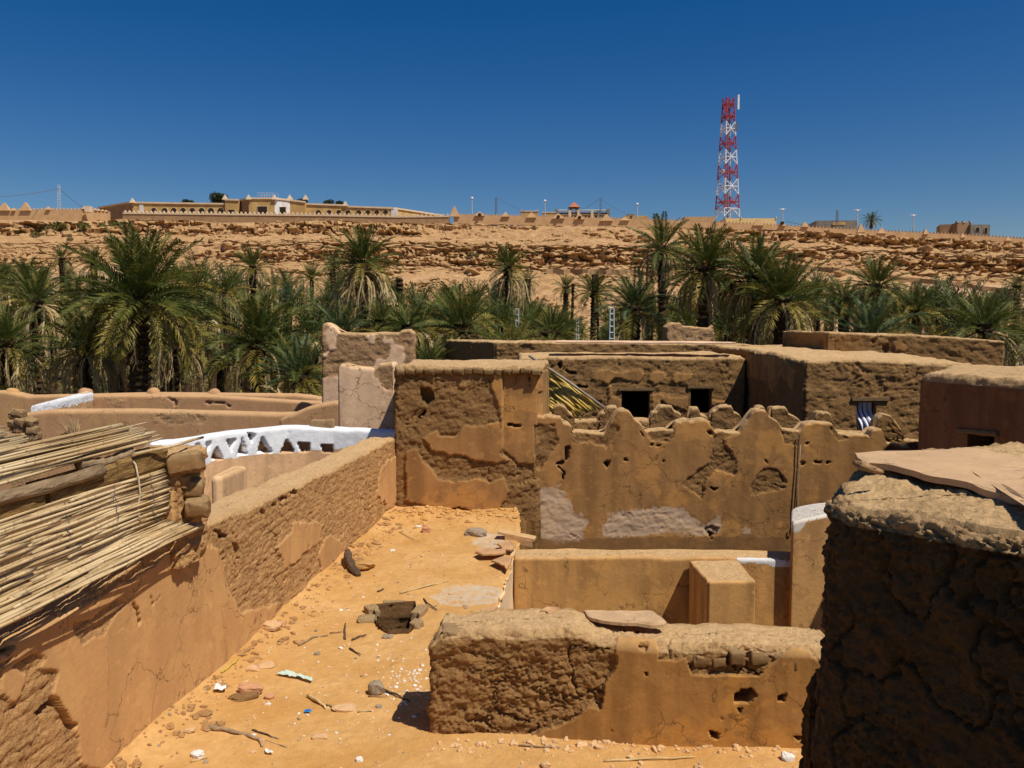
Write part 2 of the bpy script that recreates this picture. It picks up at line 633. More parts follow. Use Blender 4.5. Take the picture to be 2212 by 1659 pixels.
    sun_dst = np.where(flag == 3, 1.0, np.where(flag == 2, .7, 0)) * sun_dusty * (1 - .6 * msk[:, 0]) * (1 - np.clip(msk[:, 1], 0, 1))  # mask for tops and rounded rims: dust that also carries painted sunlight
    msk = np.concatenate([msk, sun_dst[:, None]], 1)
    me = mesh_np(name, V - me_off, F, True, msk)
    o = put(name, me, mat, parent, (0, 0, 0) if parent is not None else tuple(me_off))
    o["_f"] = 0
    del o["_f"]
    return o

def plane_hit(q, p0, nrm):
    v = at(q[0], q[1], 1.0) - Vector((0, 0, EYE))
    nrm = Vector(nrm); p0 = Vector(p0)
    t = (p0 - Vector((0, 0, EYE))).dot(nrm) / v.dot(nrm)
    return Vector((0, 0, EYE)) + v * t

def window_parts(parent, poly, p0, nrm, deep, mat, framemat=None, fw=.0, name="window"):
    """four reveal faces that run into the dark room, plus a timber frame if given"""
    nrm = Vector(nrm).normalized()
    c = [plane_hit(q, p0, nrm) for q in poly]
    ctr = sum(c, Vector()) / 4
    c0 = [p + nrm * .03 + (p - ctr).normalized() * .05 for p in c]
    c1 = [p - nrm * deep for p in c]
    outer0 = [p + (p - ctr).normalized() * .10 - nrm * .01 for p in c]
    V = [tuple(p) for p in c + c1 + outer0]
    F = [(i, (i + 1) % 4, 4 + (i + 1) % 4, 4 + i) for i in range(4)]
    F += [(i, 8 + i, 8 + (i + 1) % 4, (i + 1) % 4) for i in range(4)]
    w = wput(name, V, np.array(F), mat, parent, False, np.zeros((12, 3)))
    return w, c
# ------------------------------------------------------------------ materials
MUD = (.37, .195, .07)
PLA = (.50, .265, .095)
M_front = adobe("earth_front", MUD, (.39, .19, .055), (.54, .255, .06), fine=1.6)
M_left = adobe("earth_left", (.56, .305, .12), (.55, .295, .115), (.61, .34, .13), fine=1.3, streak=.35)
M_mid = adobe("earth_mid", (.32, .175, .065), (.37, .19, .066), (.52, .26, .075), white=(.66, .50, .35), fine=1.0, soft=.0, wmax=.72)
M_far = adobe("earth_far", (.42, .25, .115), (.52, .30, .15), (.58, .34, .16), fine=.8)
M_pink = adobe("earth_pink", (.46, .27, .13), (.78, .51, .31), (.82, .54, .32), fine=.8, streak=.5)
M_court = adobe("earth_court", (.50, .26, .085), (.54, .285, .095), (.60, .315, .095), fine=1.1)
M_slab = adobe("earth_slab", (.50, .31, .16), (.54, .345, .185), (.60, .38, .20), fine=2.2, streak=.2)
M_cream = adobe("earth_cream_wall", (.74, .50, .27), (.82, .58, .34), (.84, .60, .34), fine=1.1, streak=.3)
M_tan = adobe("earth_tan", (.56, .33, .16), (.52, .29, .14), (.56, .32, .13), fine=.8, streak=.4)
M_white = adobe("earth_white", (.66, .41, .21), (.72, .44, .23), (.76, .48, .25), white=(.86, .86, .86), fine=.8)
M_endw = adobe("earth_cream", (.54, .29, .11), (.58, .31, .115), (.62, .34, .12), white=(.74, .66, .55), fine=1.1)
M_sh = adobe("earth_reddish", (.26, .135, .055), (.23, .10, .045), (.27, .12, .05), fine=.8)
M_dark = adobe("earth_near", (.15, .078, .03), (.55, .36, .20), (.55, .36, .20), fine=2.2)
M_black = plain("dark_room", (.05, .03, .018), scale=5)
M_wood = plain("old_wood", (.30, .19, .09), (.14, .085, .04), scale=10, stretch=(1, 1, 8), bump=.6)

# ------------------------------------------------------------------ sand roof terrace
def sand_mat():
    t = NT("sand")
    at_ = t.n("ShaderNodeAttribute", attribute_name="msk")
    sep = t.n("ShaderNodeSeparateColor")
    t.link(at_.outputs["Color"], sep.inputs[0])
    n1 = t.noise(1.1, 5, rough=.6)
    n2 = t.noise(9, 5, rough=.65)
    n3 = t.noise(70, 3)
    c = t.mix(t.ramp(n1, .36, .64), (.55, .28, .080), (.66, .38, .14))
    c = t.mix(t.ramp(n2, .35, .72, 0, .6), c, (.42, .225, .07))
    c = t.mix(t.ramp(n3, .64, .72, 0, .5), c, (.85, .66, .42))
    c = t.mix(t.ramp(n3, .34, .26, 0, .5), c, (.33, .18, .07))
    c = t.mix(t.mul(sep.outputs[1], t.ramp(n2, .3, .6, 0, .6)), c, (.56, .52, .42))
    c = t.mix(t.mul(sep.outputs[0], .75), c, (.72, .47, .27))
    b = t.bump(t.noise(18, 5, rough=.65), .55, .03)
    b = t.bump(t.noise(110, 3, rough=.6), .5, .008, b)
    return t.done(c, b)
M_sand = sand_mat()

EDGE_Y = np.array([4.0, 7.2, 7.4, 10.24, 11.5, 12.97, 15.45])
EDGE_X = np.array([4.0, 4.0, -.40, -.18, -.06, .10, .16])
PIT = [atz(808, 1312), atz(898, 1304), atz(902, 1345), atz(882, 1364), atz(838, 1366), atz(815, 1352)]
PITQ = [(p.x, p.y) for p in PIT]
def terrace_h(x, y, fine=True):
    P = np.stack([x, y, np.zeros_like(x)], 1)
    h = .05 * fbm(P * .6, 3, 71) + .022 * fbm(P * 2.3, 3, 72)
    if fine:
        d1, d2, idn = worley(P * 7.0 + .5, 73)
        lump = np.maximum(0, 1 - d1 / (.18 + .3 * idn)) * (idn > .72)
        h += .006 * fbm(P * 9, 3, 74) + .022 * lump * sstep(-.1, .3, fbm(P * .9, 2, 75))
    # sand drifted against the long wall and the tower foot
    wl = x - (-3.16 + (y - 6.53) * .1063)
    h += .10 * np.exp(-np.clip(wl, 0, 9) / .22) + .16 * sstep(14.3, 15.6, y) * (.6 + .6 * vnoise(P * 1.3, 76))
    return h
def terrace():
    ys = [4.0]
    while ys[-1] < 15.75:
        ys.append(ys[-1] + .012 + .0022 * ys[-1] * 1.1)
    ys = np.array(ys)
    nx = 330
    u = np.linspace(0, 1, nx)
    x0 = -3.16 + (ys - 6.53) * .1063 - .15
    xr = np.interp(ys, EDGE_Y, EDGE_X) + .018 * vnoise(np.stack([ys * 3, ys * 0, ys * 0], 1), 5) + .03 * vnoise(np.stack([ys * 11, ys * 0, ys * 0], 1), 6)
    X = x0[:, None] + (xr - x0)[:, None] * u[None]
    Y = np.repeat(ys[:, None], nx, 1)
    x = X.ravel(); y = Y.ravel()
    h = terrace_h(x, y)
    # soft rounded lip at the courtyard edge
    e = (np.repeat(xr[:, None], nx, 1).ravel() - x)
    h -= .05 * np.clip(1 - e / .08, 0, 1) ** 2
    V = np.stack([x, y, h], 1)
    qx, qy = proj(V)
    wx = qx + 26 * fbm(V * 4, 4, 77); wy = qy + 12 * fbm(V * 4, 4, 78)
    m = np.zeros((len(V), 3))
    for poly in ([(930, 1290), (960, 1270), (1020, 1258), (1092, 1276), (1078, 1298), (1010, 1308), (955, 1306)],
                 [(1020, 1180), (1060, 1150), (1118, 1172), (1115, 1196), (1060, 1190)]):
        m[in_poly(wx, wy, poly), 1] = 1
    ny = len(ys)
    idx = np.arange(ny * nx).reshape(ny, nx)
    F = np.stack([idx[:-1, :-1], idx[:-1, 1:], idx[1:, 1:], idx[1:, :-1]], -1).reshape(-1, 4)
    fc = V[F].mean(1)
    inside = in_poly(fc[:, 0], fc[:, 1], PITQ)
    # leave out where courtyard cuts in between y 7.2 and 7.4 (under the front wall)
    F = F[~inside]
    # edge skirt going down (plastered side of the courtyard)
    me = mesh_np("sand_terrace", V, F, True, m)
    o = put("sand_terrace", me, M_sand)
    tag(o, kind="structure")
    return ys, xr
ys_, xr_ = terrace()

def court_side():
    sel = ys_ > 7.35
    y = ys_[sel][::2]; x = xr_[sel][::2]
    zs = np.concatenate([np.linspace(.0, -.9, 30), [-1.6, -3.0]])
    X = np.repeat(x[None], len(zs), 0) * 1.0
    base = np.interp(y, EDGE_Y, EDGE_X)
    k = np.clip(-zs / .12, 0, 1)[:, None]
    X = X * (1 - k) + (base[None] - .02) * k + .10 * np.clip(-zs, 0, 3)[:, None] * 0
    Y = np.repeat(y[None], len(zs), 0); Z = np.repeat(zs[:, None], len(y), 1)
    Z[0] = terrace_h(x, y, False) - .045
    P = np.stack([X, Y, Z], -1).reshape(-1, 3)
    P[:, 0] += .02 * fbm(P * 2, 3, 81)
    idx = np.arange(len(P)).reshape(len(zs), len(y))
    F = np.stack([idx[:-1, :-1], idx[1:, :-1], idx[1:, 1:], idx[:-1, 1:]], -1).reshape(-1, 4)
    m = np.zeros((len(P), 3)); m[:, 0] = 1
    o = wput("courtyard_wall", P, F, M_cream, None, True, m)
    tag(o, "smooth lit plaster wall dropping from the sandy terrace edge into the sunken courtyard", "wall")
court_side()

# village ground, oasis floor: one sheet under everything
def ground_sheet():
    xs = np.concatenate([np.linspace(-900, -130, 8), np.linspace(-120, 120, 160), np.linspace(130, 900, 8)])
    ysg = np.concatenate([np.linspace(-60, 20, 8), np.linspace(22, 150, 110)])
    X, Y = np.meshgrid(xs, ysg)
    P = np.stack([X.ravel(), Y.ravel(), np.zeros(X.size)], 1)
    z = np.interp(P[:, 1], [-60, 30, 36, 60, 85, 120, 150], [-3, -3, -5, -5, -3.6, .6, 5.0])
    z = z + .35 * fbm(P * .12, 3, 91) * sstep(30, 40, P[:, 1]) * 2
    P[:, 2] = z
    idx = np.arange(len(P)).reshape(len(ysg), len(xs))
    F = np.stack([idx[:-1, :-1], idx[:-1, 1:], idx[1:, 1:], idx[1:, :-1]], -1).reshape(-1, 4)
    t = NT("oasis_ground")
    n1 = t.noise(.35, 6, rough=.65); n2 = t.noise(2.5, 5)
    c = t.mix(t.ramp(n1, .4, .6), (.20, .135, .06), (.09, .075, .03))
    c = t.mix(t.ramp(n2, .4, .7, 0, .5), c, (.10, .08, .035))
    m = t.done(c, t.bump(n2, .5, .2))
    me = mesh_np("ground", P, F, True)
    tag(put("ground", me, m), kind="structure")
ground_sheet()

def W(pts, off):           # polyline in plan -> closed footprint with thickness (to the side of off)
    P = [np.array(p, float) for p in pts]
    out = []
    for i, p in enumerate(P):
        d = P[min(i + 1, len(P) - 1)] - P[max(i - 1, 0)]
        d /= np.linalg.norm(d)
        out.append(p + np.array([-d[1], d[0]]) * off)
    return P + out[::-1]

def crop(s, ox, oy):
    return lambda pts: [((ox + s * x) / 1.852, (oy + s * y) / 1.852) for x, y in pts]
c51 = crop(1300 / 2157, 1200, 1250)
c52 = crop(1696 / 2212, 2400, 1250)
c53 = crop(1500 / 2123, 1900, 1900)
c7 = crop(1150 / 2212, 2150, 1350)
c15 = crop(1700 / 2212, 0, 1600)
c6 = crop(1800 / 2212, 0, 2200)
c1 = crop(1400 / 2212, 0, 700)

def line_top(qpts, d, xfix=None):
    """height profile over x from outline points of the photo, on a wall standing at distance d"""
    P = [at(q[0], q[1], d) for q in qpts]
    P.sort(key=lambda p: p.x)
    xs = np.array([p.x for p in P]); zs = np.array([p.z for p in P])
    return lambda x, y: np.interp(x, xs, zs)

# ------------------------------------------------------------------ front low wall
def front_top(x, y):
    z = np.interp(x, [-.74, -.62, -.2, .55, .75, 1.4, 2.0, 3.0], [.78, .90, .93, .95, .88, .84, .85, .83])
    P = np.stack([x * 1.7, y * 1.7, x * 0], 1)
    return z + .035 * fbm(P, 3, 101)
front = mud_block("low_wall", [(-.738, 6.93), (2.75, 6.70), (2.75, 7.30), (-.68, 7.50)], -.15, front_top, .0115, M_front,
    rnd=.075, amp=.034, clod=.085, rows=0, base=0, warp=6, proud=.028, patches=[
    ('p', c53([(245, 1535), (380, 1440), (560, 1390), (640, 1310), (705, 1330), (740, 1180), (790, 1080), (800, 930), (850, 890),
               (960, 880), (1020, 960), (1040, 1040), (1130, 1050), (1190, 1030), (1220, 1130), (1400, 1130), (1600, 1130),
               (1680, 1060), (1780, 980), (1880, 1000), (1990, 1080), (1990, 1500), (1890, 1560), (1700, 1590), (1280, 1590),
               (840, 1595), (820, 1560), (560, 1525), (400, 1510)])),
    ('h', c53([(1455, 1240), (1500, 1210), (1560, 1200), (1590, 1240), (1550, 1290), (1470, 1280)])),
    ('h', c53([(1708, 1240), (1755, 1232), (1742, 1272), (1712, 1270)])),
    ('h', c53([(1315, 1435), (1380, 1450), (1370, 1482), (1330, 1470)])),
    ('h', c53([(1485, 1310), (1510, 1310), (1500, 1340)])),
    ('h', c53([(350, 1535), (440, 1508), (570, 1520), (580, 1555), (400, 1545)])),
    ('h', c53([(600, 1530), (700, 1532), (700, 1560), (630, 1548)])), ('h', c53([(715, 1535), (815, 1540), (830, 1580), (730, 1560)])),
    ('h', c53([(870, 1545), (910, 1555), (900, 1580), (872, 1575)])), ('h', c53([(1290, 1560), (1325, 1562), (1320, 1590)])),
    ('h', c53([(1345, 1552), (1440, 1555), (1435, 1580), (1350, 1575)])), ('h', c53([(1570, 1555), (1660, 1560), (1655, 1590), (1580, 1590)])),
    ('h', c53([(925, 965), (975, 965), (960, 1000), (930, 985)])), ('h', c53([(955, 1105), (975, 1105), (970, 1125)])),
    ('h', c53([(1800, 1478), (1880, 1470), (1880, 1490), (1830, 1500)])),
    ])
tag(front, "chest-high broken earth wall in the foreground, half bare mud, half orange plaster", "wall")

# thick courses of single mud bricks along its top
def brick_mesh(i):
    me = rock_mesh("mud_brick", 40 + i, 30, 20, box=1.05, amp=.17, sun_dusty=1.0, smooth=True)
    me.materials.append(M_front)
    return me
BRICKS = [brick_mesh(i) for i in range(6)]
rnd = random.Random(5)
def brick(parent, p, size, rz=0.0, name="mud_brick", mat=None, tilt=.06):
    me = rnd.choice(BRICKS)
    if mat is not None:
        key = me.name + mat.name
        m2 = bpy.data.meshes.get(key)
        if m2 is None:
            m2 = me.copy(); m2.name = key; m2.materials.clear(); m2.materials.append(mat)
        me = m2
    loc = Vector(p) - (parent.location if parent is not None else Vector((0, 0, 0)))
    flip = 0
    return put(name, me, None, parent, loc, (rnd.uniform(-tilt, tilt) + flip, rnd.uniform(-tilt, tilt), rz + rnd.uniform(-.06, .06)),
               (size[0] / 2, size[1] / 2, size[2] / 2))
x = 1.02
while x < 2.55:
    w = rnd.uniform(.14, .19)
    fy = 6.93 - .23 / 3.49 * (x + .74)
    if rnd.random() < .85: brick(front, (x + w / 2, fy + .145 + rnd.uniform(-.02, .03), .725 + rnd.uniform(-.02, .02)), (w * rnd.uniform(.85, 1.0), .31, rnd.uniform(.11, .16)), rz=-.06)
    if x > 1.1 and rnd.random() < .7 and x < 2.0:
        brick(front, (x + w / 2 + .05, fy + .15, .585), (w * 1.1, .30, .12), rz=-.06)
    x += w
for q, s in ((at(985, 1352, 7.08), .24), (at(1215, 1362, 7.08), .20)):
    brick(front, q - Vector((0, 0, .075)), (s, .26, .14))
# loose crust of plaster lying on its top
def crust(qpts, z, thick, name, parent=None, mat=None, seed=1, n=4):
    P = [atz(q[0], q[1], z) for q in qpts]
    pts = []
    for i in range(len(P)):
        a, b = P[i], P[(i + 1) % len(P)]
        for k in range(n):
            p = a.lerp(b, k / n)
            v = vnoise(np.array([[p.x * 9, p.y * 9, seed]]), seed)[0]
            pts.append(p + Vector((v * .02, v * .025, 0)))
    c = sum(pts, Vector()) / len(pts)
    rings = []
    for s, dz in ((1.0, 0), (1.0, thick * .8), (.93, thick), (.6, thick * 1.1), (.25, thick * 1.05)):
        rings.append([c + (p - c) * s + Vector((0, 0, dz + .012 * vnoise(np.array([[p.x * 4 * s, p.y * 4 * s, 0]]), seed + 3)[0])) for p in pts])
    m = len(pts)
    V = [tuple(p) for r in rings for p in r] + [tuple(c + Vector((0, 0, thick)))]
    Q = [(r * m + i, r * m + (i + 1) % m, (r + 1) * m + (i + 1) % m, (r + 1) * m + i) for r in range(4) for i in range(m)]
    T = [(4 * m + i, 4 * m + (i + 1) % m, 5 * m) for i in range(m)]
    mk = np.zeros((len(V), 3)); mk[:, 0] = 1
    return wput(name, V, [np.array(Q), np.array(T)], mat or M_court, parent, False, mk)
crust(c53([(605, 790), (700, 785), (880, 788), (1020, 790), (1080, 850), (1060, 862), (980, 862), (700, 845), (640, 810)]), .92, .035, "plaster_crust", front, M_slab)
crust(c53([(370, 785), (400, 770), (470, 775), (480, 790), (420, 800)]), .93, .03, "plaster_crust", front, M_tan, 2)

# ------------------------------------------------------------------ long left wall
def wall_line(y): return -3.16 + (y - 6.53) * .1063
def left_top(x, y):
    z = np.interp(y, [3.5, 5.2, 6.2, 7.0, 7.8, 9.5, 13, 15.9], [1.40, 1.43, 1.50, 1.62, 1.63, 1.52, 1.44, 1.42])
    P = np.stack([x * 0, y * 2.2, x * 0], 1)
    return z + .035 * fbm(P, 3, 111)
left = mud_block("long_wall", [(wall_line(3.6), 3.6), (wall_line(15.6), 15.6), (wall_line(15.6) - .5, 15.65), (wall_line(3.6) - .62, 3.6)],
    -.15, left_top, .0155, M_left, rnd=.06, amp=.017, clod=.045, rows=.10, base=0, warp=9, proud=.016, zfine=-.15, msk_top=None, patches=[
    ('p', [(230, 1670), (175, 1659), (158, 1575), (105, 1500), (120, 1450), (160, 1440), (205, 1475), (240, 1400), (300, 1330), (330, 1250), (400, 1200),
           (440, 1180), (470, 1190), (500, 1290), (520, 1325), (560, 1312), (600, 1300), (580, 1350), (520, 1420), (420, 1510), (330, 1590)]),
    ('p', [(0, 1500), (0, 1440), (60, 1400), (120, 1340), (300, 1235), (420, 1165), (450, 1180), (300, 1330), (240, 1400), (205, 1475), (160, 1440), (120, 1450), (60, 1440), (30, 1520)]),
    ('m', [(150, 1345), (200, 1330), (250, 1290), (270, 1300), (220, 1370), (175, 1390)]), ('m', [(20, 1440), (70, 1410), (100, 1420), (60, 1460)]), ('m', [(320, 1270), (350, 1250), (345, 1290), (320, 1310)]),
    ('p', [(300, 1240), (360, 1215), (400, 1190), (380, 1260), (330, 1300)]),
    ('p', [(745, 1250), (700, 1260), (690, 1180), (715, 1150), (740, 1180)]),
    ('p', [(600, 1180), (640, 1130), (700, 1130), (690, 1170), (640, 1210), (610, 1230)]),
    ('p', [(820, 1010), (870, 970), (880, 1060), (840, 1100), (815, 1070)]),
    ('p', [(0, 1370), (60, 1330), (120, 1330), (140, 1360), (70, 1400), (0, 1430)]),
    ('h', c6([(180, 800), (250, 725), (275, 740), (330, 800), (370, 860), (355, 890), (310, 830), (255, 765), (200, 815)])),
    ('h', c6([(70, 340), (150, 320), (190, 340), (80, 362)])),
    ('h', c6([(0, 490), (40, 475), (70, 465), (35, 515), (0, 500)])),
    ('h', c6([(630, 260), (670, 270), (690, 350), (680, 370), (655, 290)])),
    ('h', c6([(910, 760), (960, 740), (1020, 670), (1030, 685), (960, 770)])),
    ('h', c15([(1100, 680), (1130, 675), (1190, 710), (1180, 725), (1130, 700)])),
    ('h', c15([(1205, 745), (1225, 750), (1250, 820), (1240, 835), (1212, 775)])),
    ('h', c15([(1350, 580), (1370, 570), (1385, 590), (1360, 600)])), ('h', c15([(1405, 545), (1435, 535), (1430, 560)])),
    ('h', c15([(1455, 520), (1490, 510), (1480, 535)])), ('h', c15([(1510, 480), (1540, 455), (1545, 480), (1520, 500)])),
    ('h', c15([(2100, 360), (2112, 345), (2118, 400), (2108, 395)])), ('h', c15([(1730, 850), (1738, 850), (1738, 930), (1731, 930)])),
    ])
tag(left, "long thick mud brick wall running along the left side of the sandy terrace", "wall")

# ------------------------------------------------------------------ square tower room
xA = at(848, 800, 15.5).x; xB = at(1119, 1000, 15.5).x; xC = at(1166, 850, 15.62).x
def tower_top(x, y):
    P = np.stack([x * 1.6, y * 1.6, x * 0], 1)
    return 2.76 - .012 * (y - 15.5) + .045 * fbm(P, 3, 121)
tower = mud_block("mud_tower", [(xA, 15.5), (xC, 15.5), (xC + .34, 19.3), (xA - .1, 19.9)], -3, tower_top, .023, M_mid,
    rnd=.09, amp=.032, clod=.11, base=0, warp=5, proud=.03, zfine=-.2, patches=[
    ('p', c51([(815, 835), (910, 780), (930, 820), (1030, 820), (1090, 745), (1312, 735), (1345, 800), (1340, 950), (1400, 985), (1300, 995),
               (1150, 985), (1070, 940), (990, 945), (880, 910)])),
    ('p', c51([(700, 920), (780, 910), (840, 1010), (930, 1100), (1040, 1130), (1180, 1095), (1270, 1130), (1350, 1090), (1395, 1190), (1330, 1290),
               (1310, 1320), (1150, 1330), (1100, 1290), (1060, 1290), (960, 1320), (700, 1245)])),
    ('p', c51([(1285, 420), (1350, 370), (1440, 362), (1505, 390), (1545, 560), (1560, 1010), (1440, 1000), (1345, 900), (1335, 690), (1300, 560), (1270, 480)])),
    ('p', c51([(1040, 490), (1090, 468), (1118, 500), (1082, 515)])),
    ('p', c51([(1530, 400), (1640, 380), (1640, 750), (1540, 750)])),
    ('h', c51([(808, 585), (798, 505), (850, 500), (880, 545), (892, 590), (840, 605)])),
    ('h', c51([(780, 690), (830, 640), (815, 680)])),
    ('h', c51([(1375, 745), (1470, 745), (1470, 757), (1375, 757)])),
    ('r', c51([(1348, 400), (1600, 400), (1600, 1100), (1445, 1150), (1430, 1010), (1345, 930)]), .09),
    ('h', c51([(900, 1320), (1060, 1300), (1150, 1335), (1320, 1325), (1310, 1340), (1120, 1345), (940, 1335)])),
    ], hole_depth=.22)
tag(tower, "square flat-roofed mud tower room with peeling plaster at the end of the terrace", "building")
x = xA + .06
while x < xC - .1:
    w = rnd.uniform(.15, .22)
    brick(tower, (x + w / 2, 15.57 + rnd.uniform(-.02, .02), 2.655 + rnd.uniform(-.02, .02)), (w * rnd.uniform(.9, 1.15), .26, rnd.uniform(.11, .15)), mat=M_mid)
    x += w

# ------------------------------------------------------------------ crenellated wall, front row
FR = [(1115, 897), (1178, 897), (1211, 900), (1217, 914), (1232, 917), (1237, 934), (1307, 934), (1314, 922), (1326, 899), (1335, 886), (1341, 884), (1360, 885),
      (1368, 899), (1385, 914), (1394, 927), (1456, 928), (1459, 911), (1481, 909), (1526, 908), (1537, 920), (1545, 931), (1599, 931),
      (1607, 917), (1619, 905), (1626, 890), (1631, 885), (1655, 885), (1660, 895), (1680, 911), (1689, 928), (1731, 930), (1739, 917), (1760, 911),
      (1797, 915), (1813, 938), (1880, 940), (1884, 925), (1904, 923), (1917, 956), (1958, 965), (1987, 981), (2100, 985)]
YF = 15.68
crenel = mud_block("stepped_wall", [(xB + .02, YF), (8.2, YF), (8.2, YF + .42), (xB + .02, YF + .42)], -3, lambda x, y: line_top(FR, YF)(x, y) + .035 * fbm(np.stack([x * 7, y * 0, x * 0], 1), 3, 163), .024, M_mid,
    rnd=.035, amp=.028, clod=.12, base=1, warp=5, proud=.022, zfine=-1.0, msk_top=0, patches=[
    ('m', c51([(1565, 740), (1690, 740), (1720, 870), (1640, 960), (1600, 1050), (1520, 1020), (1500, 960), (1585, 870)])),
    ('m', c52([(600, 630), (645, 640), (650, 690), (720, 780), (710, 850), (600, 820), (560, 870), (530, 970), (480, 940), (430, 905), (500, 835), (560, 790), (590, 720)])),
    ('m', c52([(850, 812), (930, 825), (975, 890), (960, 920), (880, 930), (800, 950), (785, 910), (820, 850)])),
    ('m', c52([(235, 590), (395, 600), (385, 655), (260, 655)])), ('m', c52([(-30, 540), (100, 600), (40, 700), (-40, 690)])),
    ('m', c52([(940, 610), (1045, 610), (1030, 700), (960, 680)])), ('m', c52([(1200, 600), (1260, 600), (1290, 660), (1240, 660)])),
    ('m', c52([(1490, 570), (1700, 620), (1700, 900), (1460, 760), (1495, 690)])),
    ('m', c7([(255, 720), (530, 720), (530, 830), (430, 810), (270, 815)])), ('m', c7([(830, 700), (1060, 700), (1010, 800), (880, 790)])),
    ('m', c7([(1370, 710), (1560, 710), (1560, 740), (1450, 770), (1400, 800)])),
    ('w', c53([(245, 110), (330, 90), (500, 60), (560, 200), (640, 260), (600, 370), (400, 375), (270, 290)])),
    ('w', c53([(710, 300), (760, 240), (900, 210), (1030, 180), (1170, 190), (1280, 290), (1390, 225), (1405, 300), (1300, 335), (1000, 340), (720, 352)])),
    ('w', c53([(1515, 280), (1560, 280), (1560, 320), (1520, 325)])),
    ('m', c53([(1300, 300), (1345, 280), (1390, 300), (1360, 340), (1310, 340)])),
    ('d', c53([(280, 360), (560, 365), (1000, 350), (1330, 345), (1750, 350), (1800, 500), (250, 500)])),
    ('h', c53([(1320, 320), (1345, 330), (1335, 365)])), ('h', c53([(1345, 70), (1368, 72), (1360, 95)])),
    ('h', c52([(255, 690), (280, 682), (275, 700)])), ('h', c52([(290, 685), (312, 690), (305, 702)])), ('h', c52([(125, 765), (150, 765), (148, 777), (128, 777)])),
    ('h', c52([(560, 615), (585, 620), (580, 640)])), ('h', c52([(565, 910), (605, 915), (595, 935)])), ('h', c52([(1065, 680), (1085, 685), (1075, 695)])),
    ('h', c52([(1110, 775), (1155, 775), (1150, 790), (1115, 785)])), ('h', c52([(1170, 775), (1205, 770), (1190, 790)])), ('h', c52([(1040, 775), (1070, 785), (1055, 798)])),
    ('h', c52([(860, 772), (880, 775), (870, 785)])), ('h', c52([(320, 765), (335, 770), (325, 780)])), ('h', c52([(210, 620), (228, 640), (220, 648)])),
    ('h', c51([(1770, 880), (1800, 885), (1785, 960), (1745, 1000), (1710, 1005), (1755, 1060), (1748, 1110), (1742, 1060), (1705, 1000), (1750, 985)])),
    ('h', c51([(1440, 1000), (1475, 1010), (1478, 1040), (1450, 1025)])), ('h', c51([(2015, 990), (2050, 990), (2040, 1020), (2020, 1010)])),
    ('r', [(c51([(1340, 730)])[0]), (c51([(1530, 760)])[0]), (1250, 960), (1250, 1200), (1100, 1200)], .0),
    ], hole_depth=.13, whiterough=True)
tag(crenel, "tall stained plaster wall with a ruined stepped top, right of the mud tower", "wall")

# second row behind it: low wall and stepped merlons
YB = 17.0
B0 = [(1120, 912), (1240, 908), (1290, 906), (1400, 906), (1600, 908), (1740, 915), (1800, 930), (1890, 935), (2000, 955)]
back = mud_block("stepped_wall", [(1.0, YB), (8.6, YB), (8.6, YB + .38), (1.0, YB + .38)], -3, line_top(B0, YB), .032, M_mid,
    rnd=.07, amp=.03, clod=.12, rows=.0, base=0, zfine=.5)
tag(back, "bare mud wall with stepped merlons just behind the stained plaster wall", "wall")
MER = [
 [(1190, 905), (1194, 878), (1208, 873), (1222, 878), (1228, 888), (1240, 897), (1244, 907)],
 [(1291, 905), (1295, 890), (1308, 889), (1311, 878), (1333, 877), (1339, 890), (1341, 905)],
 [(1400, 905), (1411, 890), (1421, 888), (1424, 876), (1450, 876), (1456, 886), (1470, 892), (1480, 906)],
 [(1485, 905), (1487, 897), (1492, 881), (1508, 880), (1513, 894), (1529, 898), (1532, 907)],
 [(1533, 905), (1536, 888), (1548, 884), (1553, 876), (1581, 876), (1585, 888), (1597, 893), (1606, 908)],
 [(1628, 905), (1634, 880), (1648, 876), (1658, 884), (1660, 905)],
 [(1662, 905), (1665, 880), (1698, 878), (1703, 890), (1720, 899), (1736, 913)],
 [(1756, 913), (1760, 898), (1768, 890), (1789, 890), (1797, 896), (1803, 912)],
 [(1890, 930), (1894, 906), (1909, 892), (1925, 896), (1942, 919), (1960, 948)],
]
for i, m in enumerate(MER):
    a = at(m[0][0], 930, YB).x; b = at(m[-1][0], 930, YB).x
    zb = at(m[0][0], 945, YB).z
    mm = mud_block("merlon", [(a, YB - .02 * (i % 2) - .01), (b, YB - .02), (b, YB + .34), (a, YB + .35)], zb, line_top(m, YB), .03, M_mid, parent=None,
        rnd=.05, amp=.026, clod=.11, base=0, seed=i)
    mm.parent = back
    mm.location = mm.location - back.location
# cable hanging down the stained wall
def cable(name, pts, r, mat, label, cat="cable", parent=None, sides=5, group=None):
    V, F = tube_vf(pts, r, sides)
    o = wput(name, V, F, mat, parent, True)
    if parent is None: tag(o, label, cat, group)
    return o
M_wire = plain("cable_black", (.03, .028, .025), scale=5)
M_wirel = plain("cord_pale", (.5, .42, .3), scale=5)
pts = [at(q[0], q[1], YF - .06) for q in c52([(1040, 640), (1034, 700), (1030, 800), (1022, 900), (1015, 1000), (1012, 1080), (1010, 1130), (1000, 1155), (990, 1152), (990, 1130)])]
cable("hanging_cable", pts, .011, M_wire, "dark cable hanging down the stained wall, ending in a hook")
pts = [at(q[0], q[1], YF - .05) for q in c52([(1048, 690), (1040, 800), (1035, 900), (1036, 1000), (1040, 1100)])]
cable("hanging_cable", pts, .006, M_wirel, "thin pale cord hanging beside the dark cable on the stained wall")

